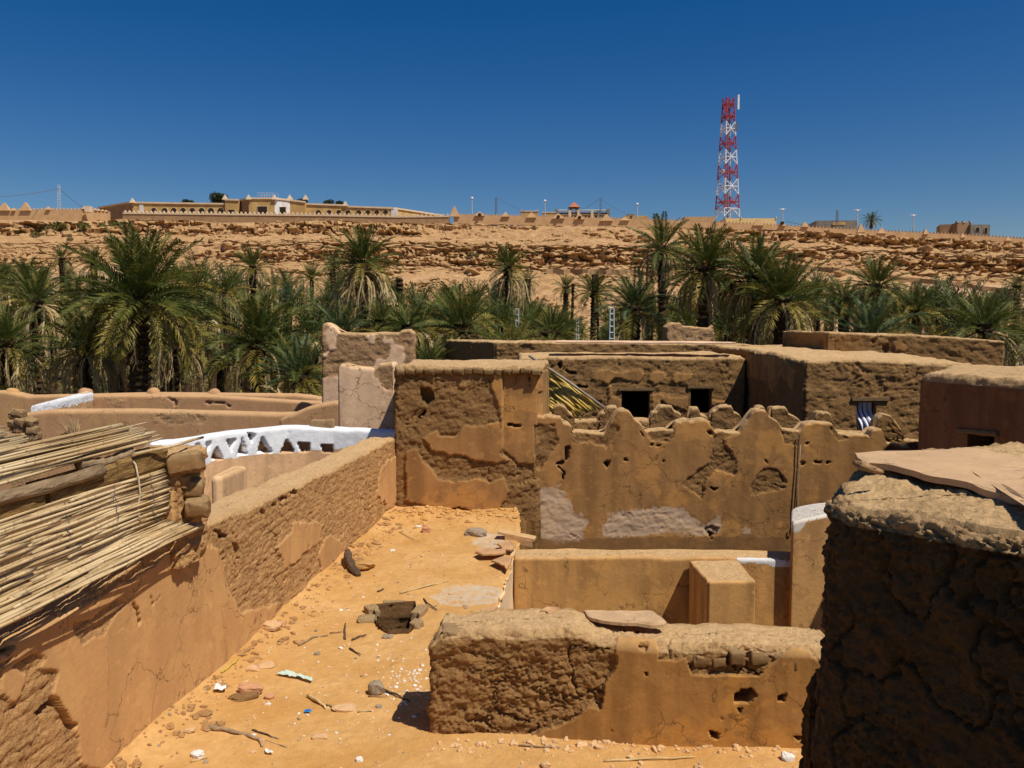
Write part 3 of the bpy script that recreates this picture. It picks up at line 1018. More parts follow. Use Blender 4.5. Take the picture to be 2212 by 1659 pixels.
# ------------------------------------------------------------------ courtyard walls and pier
par = mud_block("low_wall", [(.01, 12.42), (4.75, 12.36), (4.75, 12.84), (.02, 12.92)], -3, lambda x, y: .0 + .03 * fbm(np.stack([x * 2, y * 2, x * 0], 1), 2, 131),
    .022, M_court, rnd=.04, amp=.022, clod=.09, base=1, zfine=-1.2, msk_top=None, proud=.004, patches=[
    ('W', c53([(1480, 470), (1800, 480), (1850, 480), (1850, 510), (1600, 505), (1500, 495)]))])
tag(par, "low tan plaster wall closing the sunken courtyard below the stained wall", "wall")
def end_top(x, y):
    return np.interp(x, [4.1, 4.3, 4.75, 5.5], [.57, .63, .72, .80])
endb = mud_block("raised_wall_end", [(4.16, 12.20), (6.2, 12.20), (6.2, 12.9), (4.42, 12.95)], -3, end_top, .024, M_endw, rnd=.05, amp=.01, base=1, zfine=-1.2,
    proud=0, patches=[('W', [(1700, 1080), (1800, 1080), (1800, 1110), (1745, 1126), (1724, 1150), (1712, 1150)])])
tag(endb, "raised whitewashed corner of the courtyard wall beside the dark foreground building", "wall")
pier = mud_block("wall_pier", [(2.72, 11.32), (3.40, 11.30), (3.42, 12.345), (2.68, 12.35)], -3, lambda x, y: -.03 + .02 * fbm(np.stack([x * 3, y * 3, x * 0], 1), 2, 133),
    .020, M_court, rnd=.035, amp=.010, clod=.08, base=1, zfine=-1.2, proud=.002)
tag(pier, "short thick plastered pier jutting into the sunken courtyard", "wall")

# ------------------------------------------------------------------ near dark building on the right
A_, B_, C_ = np.array((1.318, 3.58)), np.array((1.80, 4.32)), np.array((1.70, 2.70))
def near_top(x, y):
    P = np.stack([x * 3, y * 3, x * 0], 1)
    return 2.80 + .03 * fbm(P, 3, 141) + .05 * sstep(.0, .5, (x - A_[0])) 
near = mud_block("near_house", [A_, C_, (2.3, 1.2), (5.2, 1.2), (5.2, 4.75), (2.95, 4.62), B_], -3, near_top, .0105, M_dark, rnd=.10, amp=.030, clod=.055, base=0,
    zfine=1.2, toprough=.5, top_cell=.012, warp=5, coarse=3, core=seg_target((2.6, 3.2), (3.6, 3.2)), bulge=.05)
tag(near, "dark shaded mud house in the right foreground with crumbling sunlit roof edge", "building")
crust([(1845, 992), (1900, 987), (2000, 985), (2110, 978), (2230, 975), (2500, 1000), (2600, 1400), (2350, 1180), (2212, 1092), (2100, 1062), (1990, 1040), (1920, 1018), (1870, 1012)], 2.84, .035, "roof_crust", near, M_slab, 3, 8)
lipV, lipF = tube_vf([atz(1846, 1000, 2.9), atz(1862, 1006, 2.915), atz(1885, 1014, 2.90), atz(1905, 1020, 2.88)], [.012, .022, .018, .01], 6)
lip = wput("broken_rim", lipV, lipF, M_tan, near, True, np.zeros((len(lipV), 3)))
post = mud_block("wall_stub", [(1.555, 4.20), (1.80, 4.20), (1.80, 4.40), (1.57, 4.40)], -3, lambda x, y: 1.72 - 2.0 * np.clip(y - 4.2, 0, 1), .012, M_dark, sun_dusty=0, rnd=.02, amp=.02, clod=.08, base=0, zfine=1.0)
tag(post, "narrow plastered wall stub at the foot of the dark foreground house", "wall")

# ------------------------------------------------------------------ houses behind
YW = 24.0
WIN1 = [(1343, 846), (1405, 846), (1405, 903), (1343, 903)]
WIN2 = [(1491, 841), (1538, 841), (1538, 893), (1491, 893)]
SLOT = [(1309, 823), (1327, 826), (1325, 833), (1311, 831)]
HA = [(1100, 774), (1190, 772), (1300, 770), (1450, 772), (1600, 770), (1800, 773)]
hA = mud_block("mud_house", [(.2, YW), (6.80, YW), (6.80, 28.6), (.2, 28.6)], -3, lambda x, y: np.minimum(line_top(HA, YW)(x, y), 9) + .04 * fbm(np.stack([x, y, x * 0], 1), 3, 151), .036, M_mid,
    rnd=.10, amp=.034, clod=.13, rows=.22, base=0, zfine=.2, warp=4, proud=.03, windows=[(WIN1, 0, .4), (WIN2, 0, .4)], patches=[
    ('p', c7([(405, 320), (440, 270), (480, 245), (620, 265), (800, 250), (830, 280), (780, 345), (690, 330), (640, 310), (580, 320), (545, 365), (490, 330), (440, 335)])),
    ('p', c7([(850, 320), (880, 260), (980, 270), (990, 310), (960, 345), (905, 372)])), ('p', c7([(1030, 330), (1060, 260), (1190, 285), (1180, 330), (1110, 345), (1060, 360)])),
    ('p', c7([(545, 370), (568, 370), (570, 460), (650, 480), (650, 620), (545, 620)])), ('p', c7([(885, 435), (965, 432), (975, 460), (1150, 450), (1165, 480), (1150, 560), (1080, 540), (950, 490), (930, 600), (885, 610)])),
    ('p', c7([(1340, 480), (1440, 480), (1440, 520), (1340, 520)])), ('h', c7([(290, 370), (380, 375), (380, 395), (300, 385)])),
    ('h', c7([(160, 190), (185, 195), (185, 240), (300, 275), (290, 290), (170, 235)])),
    ], hole_depth=.25)
tag(hA, "long low mud house with two dark square windows behind the stepped wall", "building")
for w in (WIN1, WIN2):
    win, c = window_parts(hA, w, (0, YW, 0), (0, -1, 0), .4, M_mid, name="window")
    V = []
    lint = c[0].lerp(c[1], .5) + Vector((0, .03, .07))
    Vb, Fb = box_vf(lint.x - (c[1] - c[0]).length * .62, lint.x + (c[1] - c[0]).length * .62, YW - .045, YW + .2, lint.z - .035, lint.z + .035)
    wput("lintel", Vb, Fb, M_wood, win)
# right-hand block of the same row
YB2 = 19.5
WIN3 = [(1850, 868), (1893, 868), (1893, 935), (1850, 935)]
HB = [(1700, 780), (1745, 777), (1800, 776), (1900, 778), (1980, 781), (2060, 784), (2200, 784)]
hB = mud_block("mud_house", [(6.88, YB2), (10.9, YB2), (10.9, 28.4), (6.84, 28.4)], -3, lambda x, y: line_top(HB, YB2)(x, y) + .10 * sstep(19.6, 23, y) + .05 * fbm(np.stack([x, y, x * 0], 1), 3, 152), .032, M_mid,
    rnd=.09, amp=.034, clod=.13, rows=.20, base=0, zfine=.2, warp=4, proud=.03, windows=[(WIN3, 0, .4)], patches=[
    ('p', c7([(1600, 150), (1720, 120), (1880, 150), (1990, 260), (1980, 420), (1880, 300), (1810, 430), (1760, 330), (1600, 300)]))])
tag(hB, "projecting mud house block with a curtained window, right of the shaded recess", "building")
win3, c3 = window_parts(hB, WIN3, (0, YB2, 0), (0, -1, 0), .4, M_mid, name="window")
Vb, Fb = box_vf(c3[0].x - .12, c3[1].x + .3, YB2 - .05, YB2 + .2, c3[0].z + .03, c3[0].z + .11)
wput("lintel", Vb, Fb, M_wood, win3)
# striped curtain, pulled to one side
def curtain():
    t = NT("striped_cloth")
    v = t.n("ShaderNodeUVMap")
    at_ = t.n("ShaderNodeAttribute", attribute_name="msk")
    sep = t.n("ShaderNodeSeparateColor"); t.link(at_.outputs["Color"], sep.inputs[0])
    w = t.mul(t.mul(sep.outputs[0], 28.0), 1.0, 'MULTIPLY')
    s = t.mul(w, 1.0, 'SINE')
    c = t.mix(t.ramp(s, .45, .6), (.82, .82, .84), (.06, .09, .25))
    m = t.done(c)
    nx, nz = 36, 24
    a, b = c3[0], c3[2]
    V, K = [], []
    for j in range(nz):
        v_ = j / (nz - 1)
        for i in range(nx):
            u = i / (nx - 1)
            right = 1.0 - .55 * sstep(.45, 1.0, np.array([v_]))[0] if True else 1
            x = a.x - .02 + (b.x - a.x + .04) * u * (.95 if v_ < .5 else .95 - .1 * (v_ - .5))
            x += .22 * max(0, v_ - .25) * (1 - .3 * u)
            z = a.z - (a.z - b.z) * v_ * 1.04
            y = YB2 + .22 - .36 * sstep(.3, .75, np.array([v_]))[0] * (.4 + .6 * u) + .03 * math.sin(u * 26 + v_ * 2) 
            V.append((x, y, z)); K.append((u, 0, 0))
    idx = np.arange(nx * nz).reshape(nz, nx)
    F = np.stack([idx[:-1, :-1], idx[1:, :-1], idx[1:, 1:], idx[:-1, 1:]], -1).reshape(-1, 4)
    o = wput("curtain", V, F, m, None, True, np.array(K))
    tag(o, "white curtain with blue stripes hanging out of the window of the mud house block", "curtain")
curtain()
# shaded reddish house at the right edge
WIN4 = [(2090, 936), (2148, 944), (2148, 982), (2090, 982)]
P0, P1 = np.array((6.06, 12.3)), np.array((6.5, 8.5))
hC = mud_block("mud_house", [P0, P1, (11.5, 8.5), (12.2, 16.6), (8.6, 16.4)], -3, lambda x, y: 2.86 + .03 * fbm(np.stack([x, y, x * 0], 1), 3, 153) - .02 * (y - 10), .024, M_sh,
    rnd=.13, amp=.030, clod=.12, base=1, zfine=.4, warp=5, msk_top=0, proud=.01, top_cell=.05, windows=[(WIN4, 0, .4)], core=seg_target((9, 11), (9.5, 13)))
tag(hC, "reddish plastered house in shade at the right edge, small window under a wooden lintel", "building")
nC = Vector((-(P0 - P1)[1], (P0 - P1)[0], 0)); nC = nC if nC.dot(Vector((-P0[0], -P0[1], 0))) > 0 else -nC
nC.normalize()
win4, c4 = window_parts(hC, WIN4, (P0[0], P0[1], 0), nC, .35, M_sh, name="window")
l0, l1 = plane_hit((2070, 930), (P0[0], P0[1], 0), nC) + nC * .03, plane_hit((2160, 938), (P0[0], P0[1], 0), nC) + nC * .03
V, F = tube_vf([l0, l1], .035, 6)
wput("lintel", V, F, M_wood, win4)

# far back walls
R1t = [(950, 737), (1070, 737), (1300, 739), (1500, 741), (1600, 742), (1640, 748), (1700, 745), (1800, 750)]
r1 = mud_block("roof_parapet", [(-2.75, 33.6), (-.62, 30.0), (11.2, 29.6), (11.2, 31.2), (0, 34), (-2.4, 34.2)], -3, line_top(R1t, 30.5), .045, M_mid, rnd=.08, amp=.045, clod=.18,
    base=0, zfine=1.0, rows=.2, core=seg_target((0, 32.3), (10.6, 30.4)))
tag(r1, "long mud parapet of the hindmost roof, in front of the palms", "wall")
for qx in (1060, 1120, 1250, 1330, 1420, 1490, 1560):
    p = at(qx, 741, 30.0)
crust([(1200, 738.4), (1500, 740.2), (1590, 742), (1590, 743.5), (1400, 742.6), (1200, 741)], 2.98, .05, "roof_crust", r1, M_pink, 5, 5)
R2t = [(1685, 718), (1780, 716), (1840, 719), (1885, 721), (1960, 722), (2040, 727), (2120, 733), (2182, 740), (2250, 742)]
r2 = mud_block("roof_parapet", [(9.5, 29.3), (9.82, 26.0), (14.75, 24.8), (15.3, 27.5), (10.5, 29.8)], -3, line_top(R2t, 25.6), .042, M_mid, rnd=.08, amp=.045, clod=.18,
    base=0, zfine=1.0, rows=.2, patches=[('p', c52([(1520, 150), (1580, 140), (1600, 190), (1540, 215)])), ('h', c52([(1410, 105), (1450, 105), (1440, 150), (1415, 130)])),
    ('h', c52([(1480, 170), (1500, 165), (1500, 215), (1480, 210)]))])
tag(r2, "mud parapet of a roof sloping down toward the right edge below the palms", "wall")

# ------------------------------------------------------------------ left background walls
YP = 22.0
Pt = [(690, 703), (697, 698), (706, 696), (718, 702), (721, 706), (728, 708), (731, 717), (760, 719), (840, 718), (863, 719), (867, 713), (886, 711), (893, 716), (900, 722)]
pw = mud_block("tall_ruined_wall", [(at(693, 800, YP).x, YP), (at(894, 800, YP).x, YP), (at(894, 800, YP).x, YP + .6), (at(693, 800, YP).x, YP + .6)], -3, line_top(Pt, YP), .032, M_pink,
    rnd=.08, amp=.03, clod=.14, base='noise', zfine=-1, proud=.012)
tag(pw, "tall brown ruined wall with knobbed corners standing left of the mud tower", "wall")
YK = 18.1
Kt = [(700, 870), (716, 868), (727, 845), (730, 800), (735, 786), (752, 785), (758, 792), (810, 796), (820, 787), (850, 784)]
pk = mud_block("pink_wall", [(at(728, 800, YK).x, YK), (at(848, 800, YK).x + .05, YK), (at(848, 800, YK).x + .05, YK + .45), (at(728, 800, YK).x, YK + .45)], -3, line_top(Kt, YK), .03, M_pink,
    rnd=.06, amp=.022, clod=.12, base=1, zfine=-.6, proud=.012, patches=[('m', c51([(480, 340), (620, 330), (620, 520), (540, 500), (520, 440), (490, 410)])), ('m', c51([(250, 320), (360, 330), (350, 360), (270, 350)]))])
tag(pk, "smooth pale pink plastered wall between the tall ruined wall and the mud tower", "wall")
YS = 19.2
St = [(560, 925), (600, 905), (640, 890), (665, 879), (690, 873), (725, 868), (745, 868)]
ps = mud_block("ruined_wall", [(at(600, 900, YS).x, YS), (at(740, 900, YS).x, YS), (at(740, 900, YS).x, YS + .5), (at(600, 900, YS).x, YS + .5)], -3, line_top(St, YS), .034, M_tan,
    rnd=.08, amp=.02, base=1, zfine=-1, proud=.0)
tag(ps, "sloping broken wall shoulder leading up to the tall brown ruined wall", "wall")
# parapet of the left roof: front, side and back
x0 = at(40, 900, 20).x; x1 = at(690, 900, 20).x
lt = [(30, 897), (50, 893), (100, 886), (300, 885), (600, 893), (640, 892), (700, 893)]
lf = mud_block("roof_parapet", [(x0, 20.0), (x1, 20.0), (x1, 20.45), (x0, 20.45)], -3, line_top(lt, 20), .036, M_tan, rnd=.10, amp=.018, clod=.14, base=1, zfine=-.3, msk_top=1, proud=0,
    patches=[('m', c15([(700, 75), (900, 60), (1090, 70), (1050, 110), (900, 125), (760, 110)])), ('m', c15([(95, 60), (160, 70), (130, 110), (160, 160), (120, 220), (95, 230)])),
    ('m', c15([(1560, 60), (1640, 55), (1640, 90), (1580, 100)]))])
tag(lf, "long smooth tan parapet wall in front of the left roof", "wall")
ltb = [(90, 857), (200, 853), (330, 853), (450, 854), (640, 866), (700, 868)]
lb = mud_block("roof_parapet", [(at(195, 860, 23.4).x, 23.4), (at(700, 860, 23.4).x, 23.4), (at(700, 860, 23.4).x, 23.8), (at(195, 860, 23.4).x, 23.8)], -3, line_top(ltb, 23.4), .04, M_tan,
    rnd=.08, amp=.018, base=1, zfine=-.3, msk_top=1, proud=.0, patches=[('m', c1([(650, 1400), (690, 1395), (780, 1410), (770, 1475), (720, 1475)])),
    ('h', c1([(1060, 1400), (1120, 1440), (1110, 1475), (1095, 1440)])), ('h', c1([(1280, 1435), (1400, 1430), (1480, 1465), (1390, 1440), (1290, 1445)]))], hole_depth=.06)
tag(lb, "cracked back parapet of the left roof with patched plaster", "wall")
xs0 = at(42, 890, 20.4).x
sl = mud_block("roof_parapet", [(x0 + .02, 20.45), (at(200, 856, 23.4).x + .05, 23.45), (at(200, 856, 23.4).x - .35, 23.5), (x0 - .02, 20.9)], -3, lambda x, y: np.interp(y, [20.3, 23.5], [1.52, 1.66]), .05, M_white, rnd=.10, amp=.01, base=0,
    msk_top=0, zfine=0, patches=[('W', [(60, 895), (60, 870), (150, 850), (210, 845), (215, 862), (150, 875), (90, 888)])])
tag(sl, "whitewashed side parapet slanting back along the left roof", "wall")
bt = [(-40, 846), (15, 846), (60, 856), (200, 853), (330, 850), (640, 853), (700, 860)]
bw = mud_block("garden_wall", [(at(-60, 860, 25.5).x, 25.5), (at(692, 860, 25.5).x, 25.5), (at(692, 860, 25.5).x, 25.9), (at(-60, 860, 25.5).x, 25.9)], -3, line_top(bt, 25.5), .05, M_tan, rnd=.08, amp=.012, base=1, zfine=-.3, msk_top=1)
tag(bw, "plastered garden wall with small rounded knobs below the palms at left", "wall")
for qx, qy in ((26, 838), (184, 838), (331, 839), (463, 841), (601, 850)):
    p = at(qx, qy, 25.7)
    V, F = ellipsoid_vf(14, 10)
    for s, dz in ((.42, -.32), (.26, -.13)):
        pass
    V2, F2 = join_vf([(np.sign(V) * np.abs(V) ** .7 * np.array((.36, .22, .2)) + np.array((0, 0, .16)), F),
                      (V * np.array((.22, .2, .2)) + np.array((0, 0, .42)), F)])
    V2 = V2 + .03 * fbm(V2 * 4 + qx, 3, 9)[:, None]
    wput("knob", V2 + np.array((p.x, p.y, p.z - .60)), F2, M_tan, bw, True, np.tile((1., 0, 0), (len(V2), 1)))
# small stone heap wall, left edge
for i in range(26):
    p = at(rnd.uniform(-10, 38), 0, 17.5)
    if i == 0:
        hs = thing("rubble_wall", "low heap wall of stacked rough stones at the left edge behind the reed roof", "stone wall", (p.x, 17.5, 1.0))
    z = 1.0 + .16 * (i // 6) + rnd.uniform(-.02, .02)
    xx = at(-8 + (i % 6) * 8.4 + rnd.uniform(-2, 2), 0, 17.5).x
    brick(hs, (xx, 17.5 + rnd.uniform(-.05, .1), z), (rnd.uniform(.18, .28), .25, .17), mat=M_tan, name="stone", tilt=.3)
Vb, Fb = box_vf(at(-20, 0, 17.5).x, at(36, 0, 17.5).x, 17.45, 17.85, -3, 1.0)
wput("wall_core", Vb, Fb, M_tan, hs, False, np.zeros((8, 3)))

# curved whitewashed parapet with little openings
wl = [(at(330, 960, 14.2).x, 14.2), (at(430, 950, 14.9).x, 14.9), (at(520, 940, 15.7).x, 15.7), (at(620, 930, 16.25).x, 16.25), (at(720, 928, 16.45).x, 16.45), (at(880, 930, 16.4).x, 16.4)]
WT = [(-9, 1.47), (-6.4, 1.475), (-5.2, 1.51), (-4.3, 1.53), (-3.3, 1.45), (-2, 1.42)]
def white_top(x, y): return np.interp(x, [a for a, b in WT], [b for a, b in WT]) + .015 * fbm(np.stack([x * 2, y * 2, x * 0], 1), 2, 5)
def tri(*p):
    q = [((x / 1.3012) / 1.852, (1600 + y / 1.3012) / 1.852) for x, y in p]
    cx, cy = sum(a for a, b in q) / len(q), sum(b for a, b in q) / len(q)
    return ('h', [(cx + (a - cx) * 1.5, cy + (b - cy) * 1.45) for a, b in q])
ww = mud_block("whitewashed_wall", W(wl, .34), -3, white_top, .027, M_white, rnd=.06, amp=.03, clod=.1, base=1, zfine=.0, msk_top=1, proud=0, warp=2,
    core=lambda p: np.stack([p[:, 0], np.interp(p[:, 0], [a for a, b in wl], [b for a, b in wl]) + .17], 1),
    patches=[('W', [(300, 965), (330, 940), (520, 915), (690, 905), (900, 905), (900, 962), (800, 963), (690, 972), (600, 978), (540, 982), (505, 990), (470, 990), (440, 1004), (415, 1002), (400, 985), (360, 975)]),
             tri((1022, 240), (1040, 235), (1045, 290), (1030, 260)), tri((1075, 222), (1095, 225), (1085, 262)), tri((1185, 210), (1220, 207), (1205, 255)),
             tri((1110, 300), (1130, 250), (1150, 300)), tri((1245, 275), (1262, 215), (1280, 275)), tri((1295, 175), (1325, 185), (1312, 215)),
             tri((1352, 265), (1368, 205), (1405, 265)), tri((1470, 265), (1493, 215), (1520, 265)), tri((1560, 228), (1605, 228), (1605, 262), (1570, 262)), tri((1680, 238), (1722, 238), (1722, 265), (1690, 265))],
    hole_depth=.25)
tag(ww, "curved whitewashed parapet pierced by small triangular openings, left of the long wall", "wall")
for i, (qx, qy) in enumerate(((688, 917), (712, 916))):
    p = at(qx, qy, 16.6)
    o = brick(None, (p.x, p.y, 1.52), (.30 - .12 * i, .22, .22 + .02 * i), mat=M_white, name="loose_block")
    tag(o, ["wider small pale block standing on the whitewashed parapet", "narrow small pale block nearest the pink wall on the whitewashed parapet"][i], "block")
# buttress on the whitewashed wall's courtyard side
bt2 = mud_block("buttress", [(at(455, 1050, 13.9).x, 13.9), (at(474, 1050, 13.9).x, 13.9), (at(474, 1050, 13.9).x + .1, 15.0), (at(455, 1050, 13.9).x, 15.0)], -3, .95, .03, M_white, parent=None, rnd=.05, amp=.01, base=1, zfine=-.5)
bt2.parent = ww; bt2.location = bt2.location - ww.location
# ------------------------------------------------------------------ the hillside across the valley
RIDGE_Q = [(-400, 452), (0, 459), (300, 462), (500, 466), (970, 470), (1300, 475), (1500, 482), (1700, 490), (1900, 500), (2212, 518), (2700, 540)]
DR = 200.0
rx = np.array([at(q[0], q[1], DR).x for q in RIDGE_Q]); rz = np.array([at(q[0], q[1], DR).z for q in RIDGE_Q])
def ridge_z(x): return np.interp(x, rx, rz)
def rock_mat():
    t = NT("rock_slope")
    at_ = t.n("ShaderNodeAttribute", attribute_name="msk")
    sep = t.n("ShaderNodeSeparateColor"); t.link(at_.outputs["Color"], sep.inputs[0])
    n1 = t.noise(.06, 6, rough=.65); n2 = t.noise(.5, 6, rough=.7); n3 = t.noise(2.2, 5, rough=.7)
    ns = t.noise(.9, 5, t.coord((.08, .2, 1.0)), rough=.7)
    c = t.mix(t.ramp(n1, .38, .62), (.54, .305, .125), (.68, .41, .19))
    c = t.mix(t.ramp(ns, .45, .65, 0, .6), c, (.66, .40, .20))
    c = t.mix(t.ramp(n2, .42, .66, 0, .75), c, (.36, .19, .08))
    st2 = t.noise(2.6, 4, t.coord((.25, .3, 1.4)), rough=.7)
    c = t.mix(t.ramp(st2, .56, .64, 0, .6), c, (.74, .50, .29))
    c = t.mix(t.ramp(st2, .42, .36, 0, .6), c, (.27, .15, .065))
    c = t.mix(t.ramp(n3, .60, .72, 0, .5), c, (.24, .14, .06))
    c = t.mix(t.mul(sep.outputs[1], t.ramp(n2, .3, .6, .3, .9)), c, (.72, .47, .30))
    rc = t.mix(t.ramp(n2, .4, .62), (.42, .235, .10), (.68, .43, .20))
    c = t.mix(t.mul(sep.outputs[0], .85), c, rc)
    b = t.bump(n3, .9, .5)
    b = t.bump(t.noise(8, 4, rough=.7), .7, .15, b)
    return t.done(c, b)
M_rock = rock_mat()

def hillside():
    nx = 1150
    xs = np.linspace(-190, 215, nx)
    prof = np.array([(112, -2.0, 6), (120, -.2, 12), (135, 4.5, 22), (150, 9.5, 28), (160, 13.2, 22), (168, 16.2, 22), (172, 17.6, 14), (174.5, 21.5, 40), (177, 23.0, 12),
                     (186, 25.2, 22), (189, 25.9, 8), (191.5, 29.3, 36), (195, 30.2, 10), (200, 30.9, 10), (212, 31.3, 4), (300, 31.5, 3), (900, 31.5, 0)], float)
    ys, zs = [], []
    for i in range(len(prof) - 1):
        n = int(prof[i][2])
        for k in range(n):
            t = k / n
            ys.append(prof[i][0] + (prof[i + 1][0] - prof[i][0]) * t)
            zs.append(prof[i][1] + (prof[i + 1][1] - prof[i][1]) * t)
    ys.append(900); zs.append(31.5)
    ys = np.array(ys); zs = np.array(zs)
    X, Y = np.meshgrid(xs, ys)
    Z = np.repeat(zs[:, None], nx, 1)
    sc = (ridge_z(xs) - 1.3 + 1.0) / 32.5
    Z = (Z + 1) * sc[None] - 1
    P = np.stack([X.ravel(), Y.ravel(), Z.ravel()], 1)
    fr = np.repeat(zs[:, None], nx, 1).ravel()
    # the layers wander up and down a little
    wob = 1.6 * fbm(np.stack([P[:, 0] * .018, P[:, 0] * 0, P[:, 0] * 0], 1), 3, 201)
    amt = sstep(4, 14, fr) * (1 - sstep(29, 31, fr))
    P[:, 2] += wob * amt
    near = sstep(112, 130, P[:, 1]) * (1 - sstep(210, 260, P[:, 1]))
    # rock bands: A lower ledge, B upper ledge
    px = P[:, 0]
    presA = sstep(-.15, .45, fbm(np.stack([px * .02, px * 0, px * 0], 1), 2, 205) + .55 * np.exp(-((px - 5) / 55) ** 2) - .25 * (px < -60))
    presB = sstep(-.25, .35, fbm(np.stack([px * .03 + 9, px * 0, px * 0], 1), 2, 206) + .45 * (px < -20) + .25)
    presB = presB * np.clip(1 - .0 * px, .3, 1)
    bandA = sstep(15.8, 17.8, fr) * (1 - sstep(22.4, 24.2, fr)) * presA
    bandB = sstep(25.0, 26.4, fr) * (1 - sstep(28.6, 29.8, fr)) * presB
    band = np.maximum(bandA, bandB)
    q = P * np.array([.15, .10, .80])
    q = q + .5 * fbm(P * np.array([.12, .1, .3]), 3, 209)[:, None]
    d1, d2, idn = worley(q, 211)
    crack = 1 - sstep(.01, .11, d2 - d1)
    q2 = P * np.array([.45, .3, 2.0]) + .4 * fbm(P * .5, 2, 213)[:, None]
    e1, e2, ide = worley(q2, 214)
    crack2 = 1 - sstep(.02, .14, e2 - e1)
    out = band * (2.0 * idn + .9 * ide - 1.8 * crack - .8 * crack2 + 1.1 * fbm(P * .25, 3, 215))
    # small ledges scattered over the slope
    led = fbm(P * np.array([.05, .02, .55]), 4, 216)
    scat = sstep(-.02, .22, led) * (1 - band) * near
    out += scat * (.9 * ide + .6 * idn - .7 * crack2)
    P[:, 1] -= out * near
    P[:, 2] += (band * (.7 * ide - .5 * crack) + scat * .45 * ide) * near * .8
    gul = fbm(np.stack([px * .05, P[:, 1] * .012, px * 0], 1), 4, 218)
    P[:, 2] += near * (1 - band) * (1.2 * gul + .55 * fbm(P * .35, 4, 219) + .25 * flake(fbm(P * np.array([.3, .1, 1.2]), 3, 230), 4)) * (1 - sstep(27, 30.5, fr) * .9)
    m = np.zeros((len(P), 3))
    m[:, 0] = np.clip(band * 1.2 + scat * .7, 0, 1)
    pale = sstep(.0, .25, fbm(P * np.array([.02, .02, .10]), 3, 221)) * sstep(6, 8.5, fr) * (1 - sstep(13.5, 15.5, fr))
    m[:, 1] = pale
    ny = len(ys)
    idx = np.arange(ny * nx).reshape(ny, nx)
    F = np.stack([idx[:-1, :-1], idx[:-1, 1:], idx[1:, 1:], idx[1:, :-1]], -1).reshape(-1, 4)
    me = mesh_np("hillside", P, F, False, m)
    o = put("hillside", me, M_rock)
    tag(o, kind="structure")
    return o, P.reshape(ny, nx, 3), fr.reshape(ny, nx), band.reshape(ny, nx)
hill, HP, HF, HB_ = hillside()
def hill_hit(qx, qy):
    """the point of the hillside that shows at a photo position"""
    x_, y_ = proj(HP.reshape(-1, 3))
    d = (x_ - qx) ** 2 + (y_ - qy) ** 2 + (HP.reshape(-1, 3)[:, 1] - 112) * .02
    return Vector(HP.reshape(-1, 3)[int(np.argmin(d))])
# loose boulders under and between the ledges
BOULD = []
for i in range(7):
    me = rock_mesh("boulder", 70 + i, 12, 8, box=.8, amp=.35)
    a = me.attributes["msk"]
    cc = np.zeros((len(me.vertices), 4), np.float32); cc[:, 0] = .8
    a.data.foreach_set("color", cc.ravel())
    me.materials.append(M_rock)
    BOULD.append(me)
rb = random.Random(8)
sel = np.argwhere((HB_ > .5) | ((HF > 14) & (HF < 25)) | ((HF > 25) & (HF < 30)))
for i in range(200):
    r, c = sel[rb.randrange(len(sel))]
    p = HP[r, c]
    if abs(p[0]) > 140: continue
    s = rb.choice((.4, .5, .6, .8, 1.2)) * rb.uniform(.8, 1.2)
    if HF[r, c] > 27: s = min(s, .6)
    put("boulder", rb.choice(BOULD), None, hill, (p[0], p[1] - s * .3, p[2] + s * .1), (rb.uniform(-.2, .2), rb.uniform(-.2, .2), rb.uniform(0, 6)),
        (s * rb.uniform(1, 1.7), s, s * rb.uniform(.5, .8)))

# desert shrubs on the left slope
def leafball(name, n, size, seed, mat, squash=.75, leaf=.12):
    r = np.random.RandomState(seed)
    d = r.normal(size=(n, 3)); d /= np.linalg.norm(d, axis=1)[:, None]
    rad = r.uniform(.35, 1, n) ** .6
    lump = 1 + .35 * fbm(d * 1.9 + seed, 3, seed)
    c = d * (rad * lump)[:, None] * size
    c[:, 2] *= squash
    a = r.normal(size=(n, 3)); a /= np.linalg.norm(a, axis=1)[:, None]
    b = np.cross(a, r.normal(size=(n, 3))); b /= np.linalg.norm(b, axis=1)[:, None]
    l = leaf * r.uniform(.6, 1.3, n)[:, None]
    V = np.stack([c - a * l, c + b * l * .45, c + a * l, c - b * l * .45], 1).reshape(-1, 3)
    F = np.arange(n * 4).reshape(n, 4)
    me = mesh_np(name, V, F, False)
    me.materials.append(mat)
    return me
def leaf_mat(name, c1, c2, sp=.2, rough=.6, trans=0.0):
    t = NT(name)
    oi = t.n("ShaderNodeObjectInfo")
    n = t.noise(1.3, 3)
    c = t.mix(oi.outputs["Random"], c1, c2)
    c = t.mix(t.ramp(n, .4, .6, 0, .45), c, scl(c1, .55))
    t.b.inputs["Roughness"].default_value = rough
    t.b.inputs["Specular IOR Level"].default_value = sp
    m = t.done(c)
    if trans:
        tr = t.n("ShaderNodeBsdfTranslucent"); t.val(tr.inputs[0], c)
        ms = t.n("ShaderNodeMixShader"); ms.inputs[0].default_value = trans
        t.link(t.b.outputs[0], ms.inputs[1]); t.link(tr.outputs[0], ms.inputs[2]); t.link(ms.outputs[0], t.out.inputs[0])
    return m
M_shrub = leaf_mat("shrub_leaves", (.13, .13, .03), (.20, .17, .045))
SHR = [leafball("foliage", 420, 1.0, 300 + i, M_shrub, .7, .16) for i in range(4)]
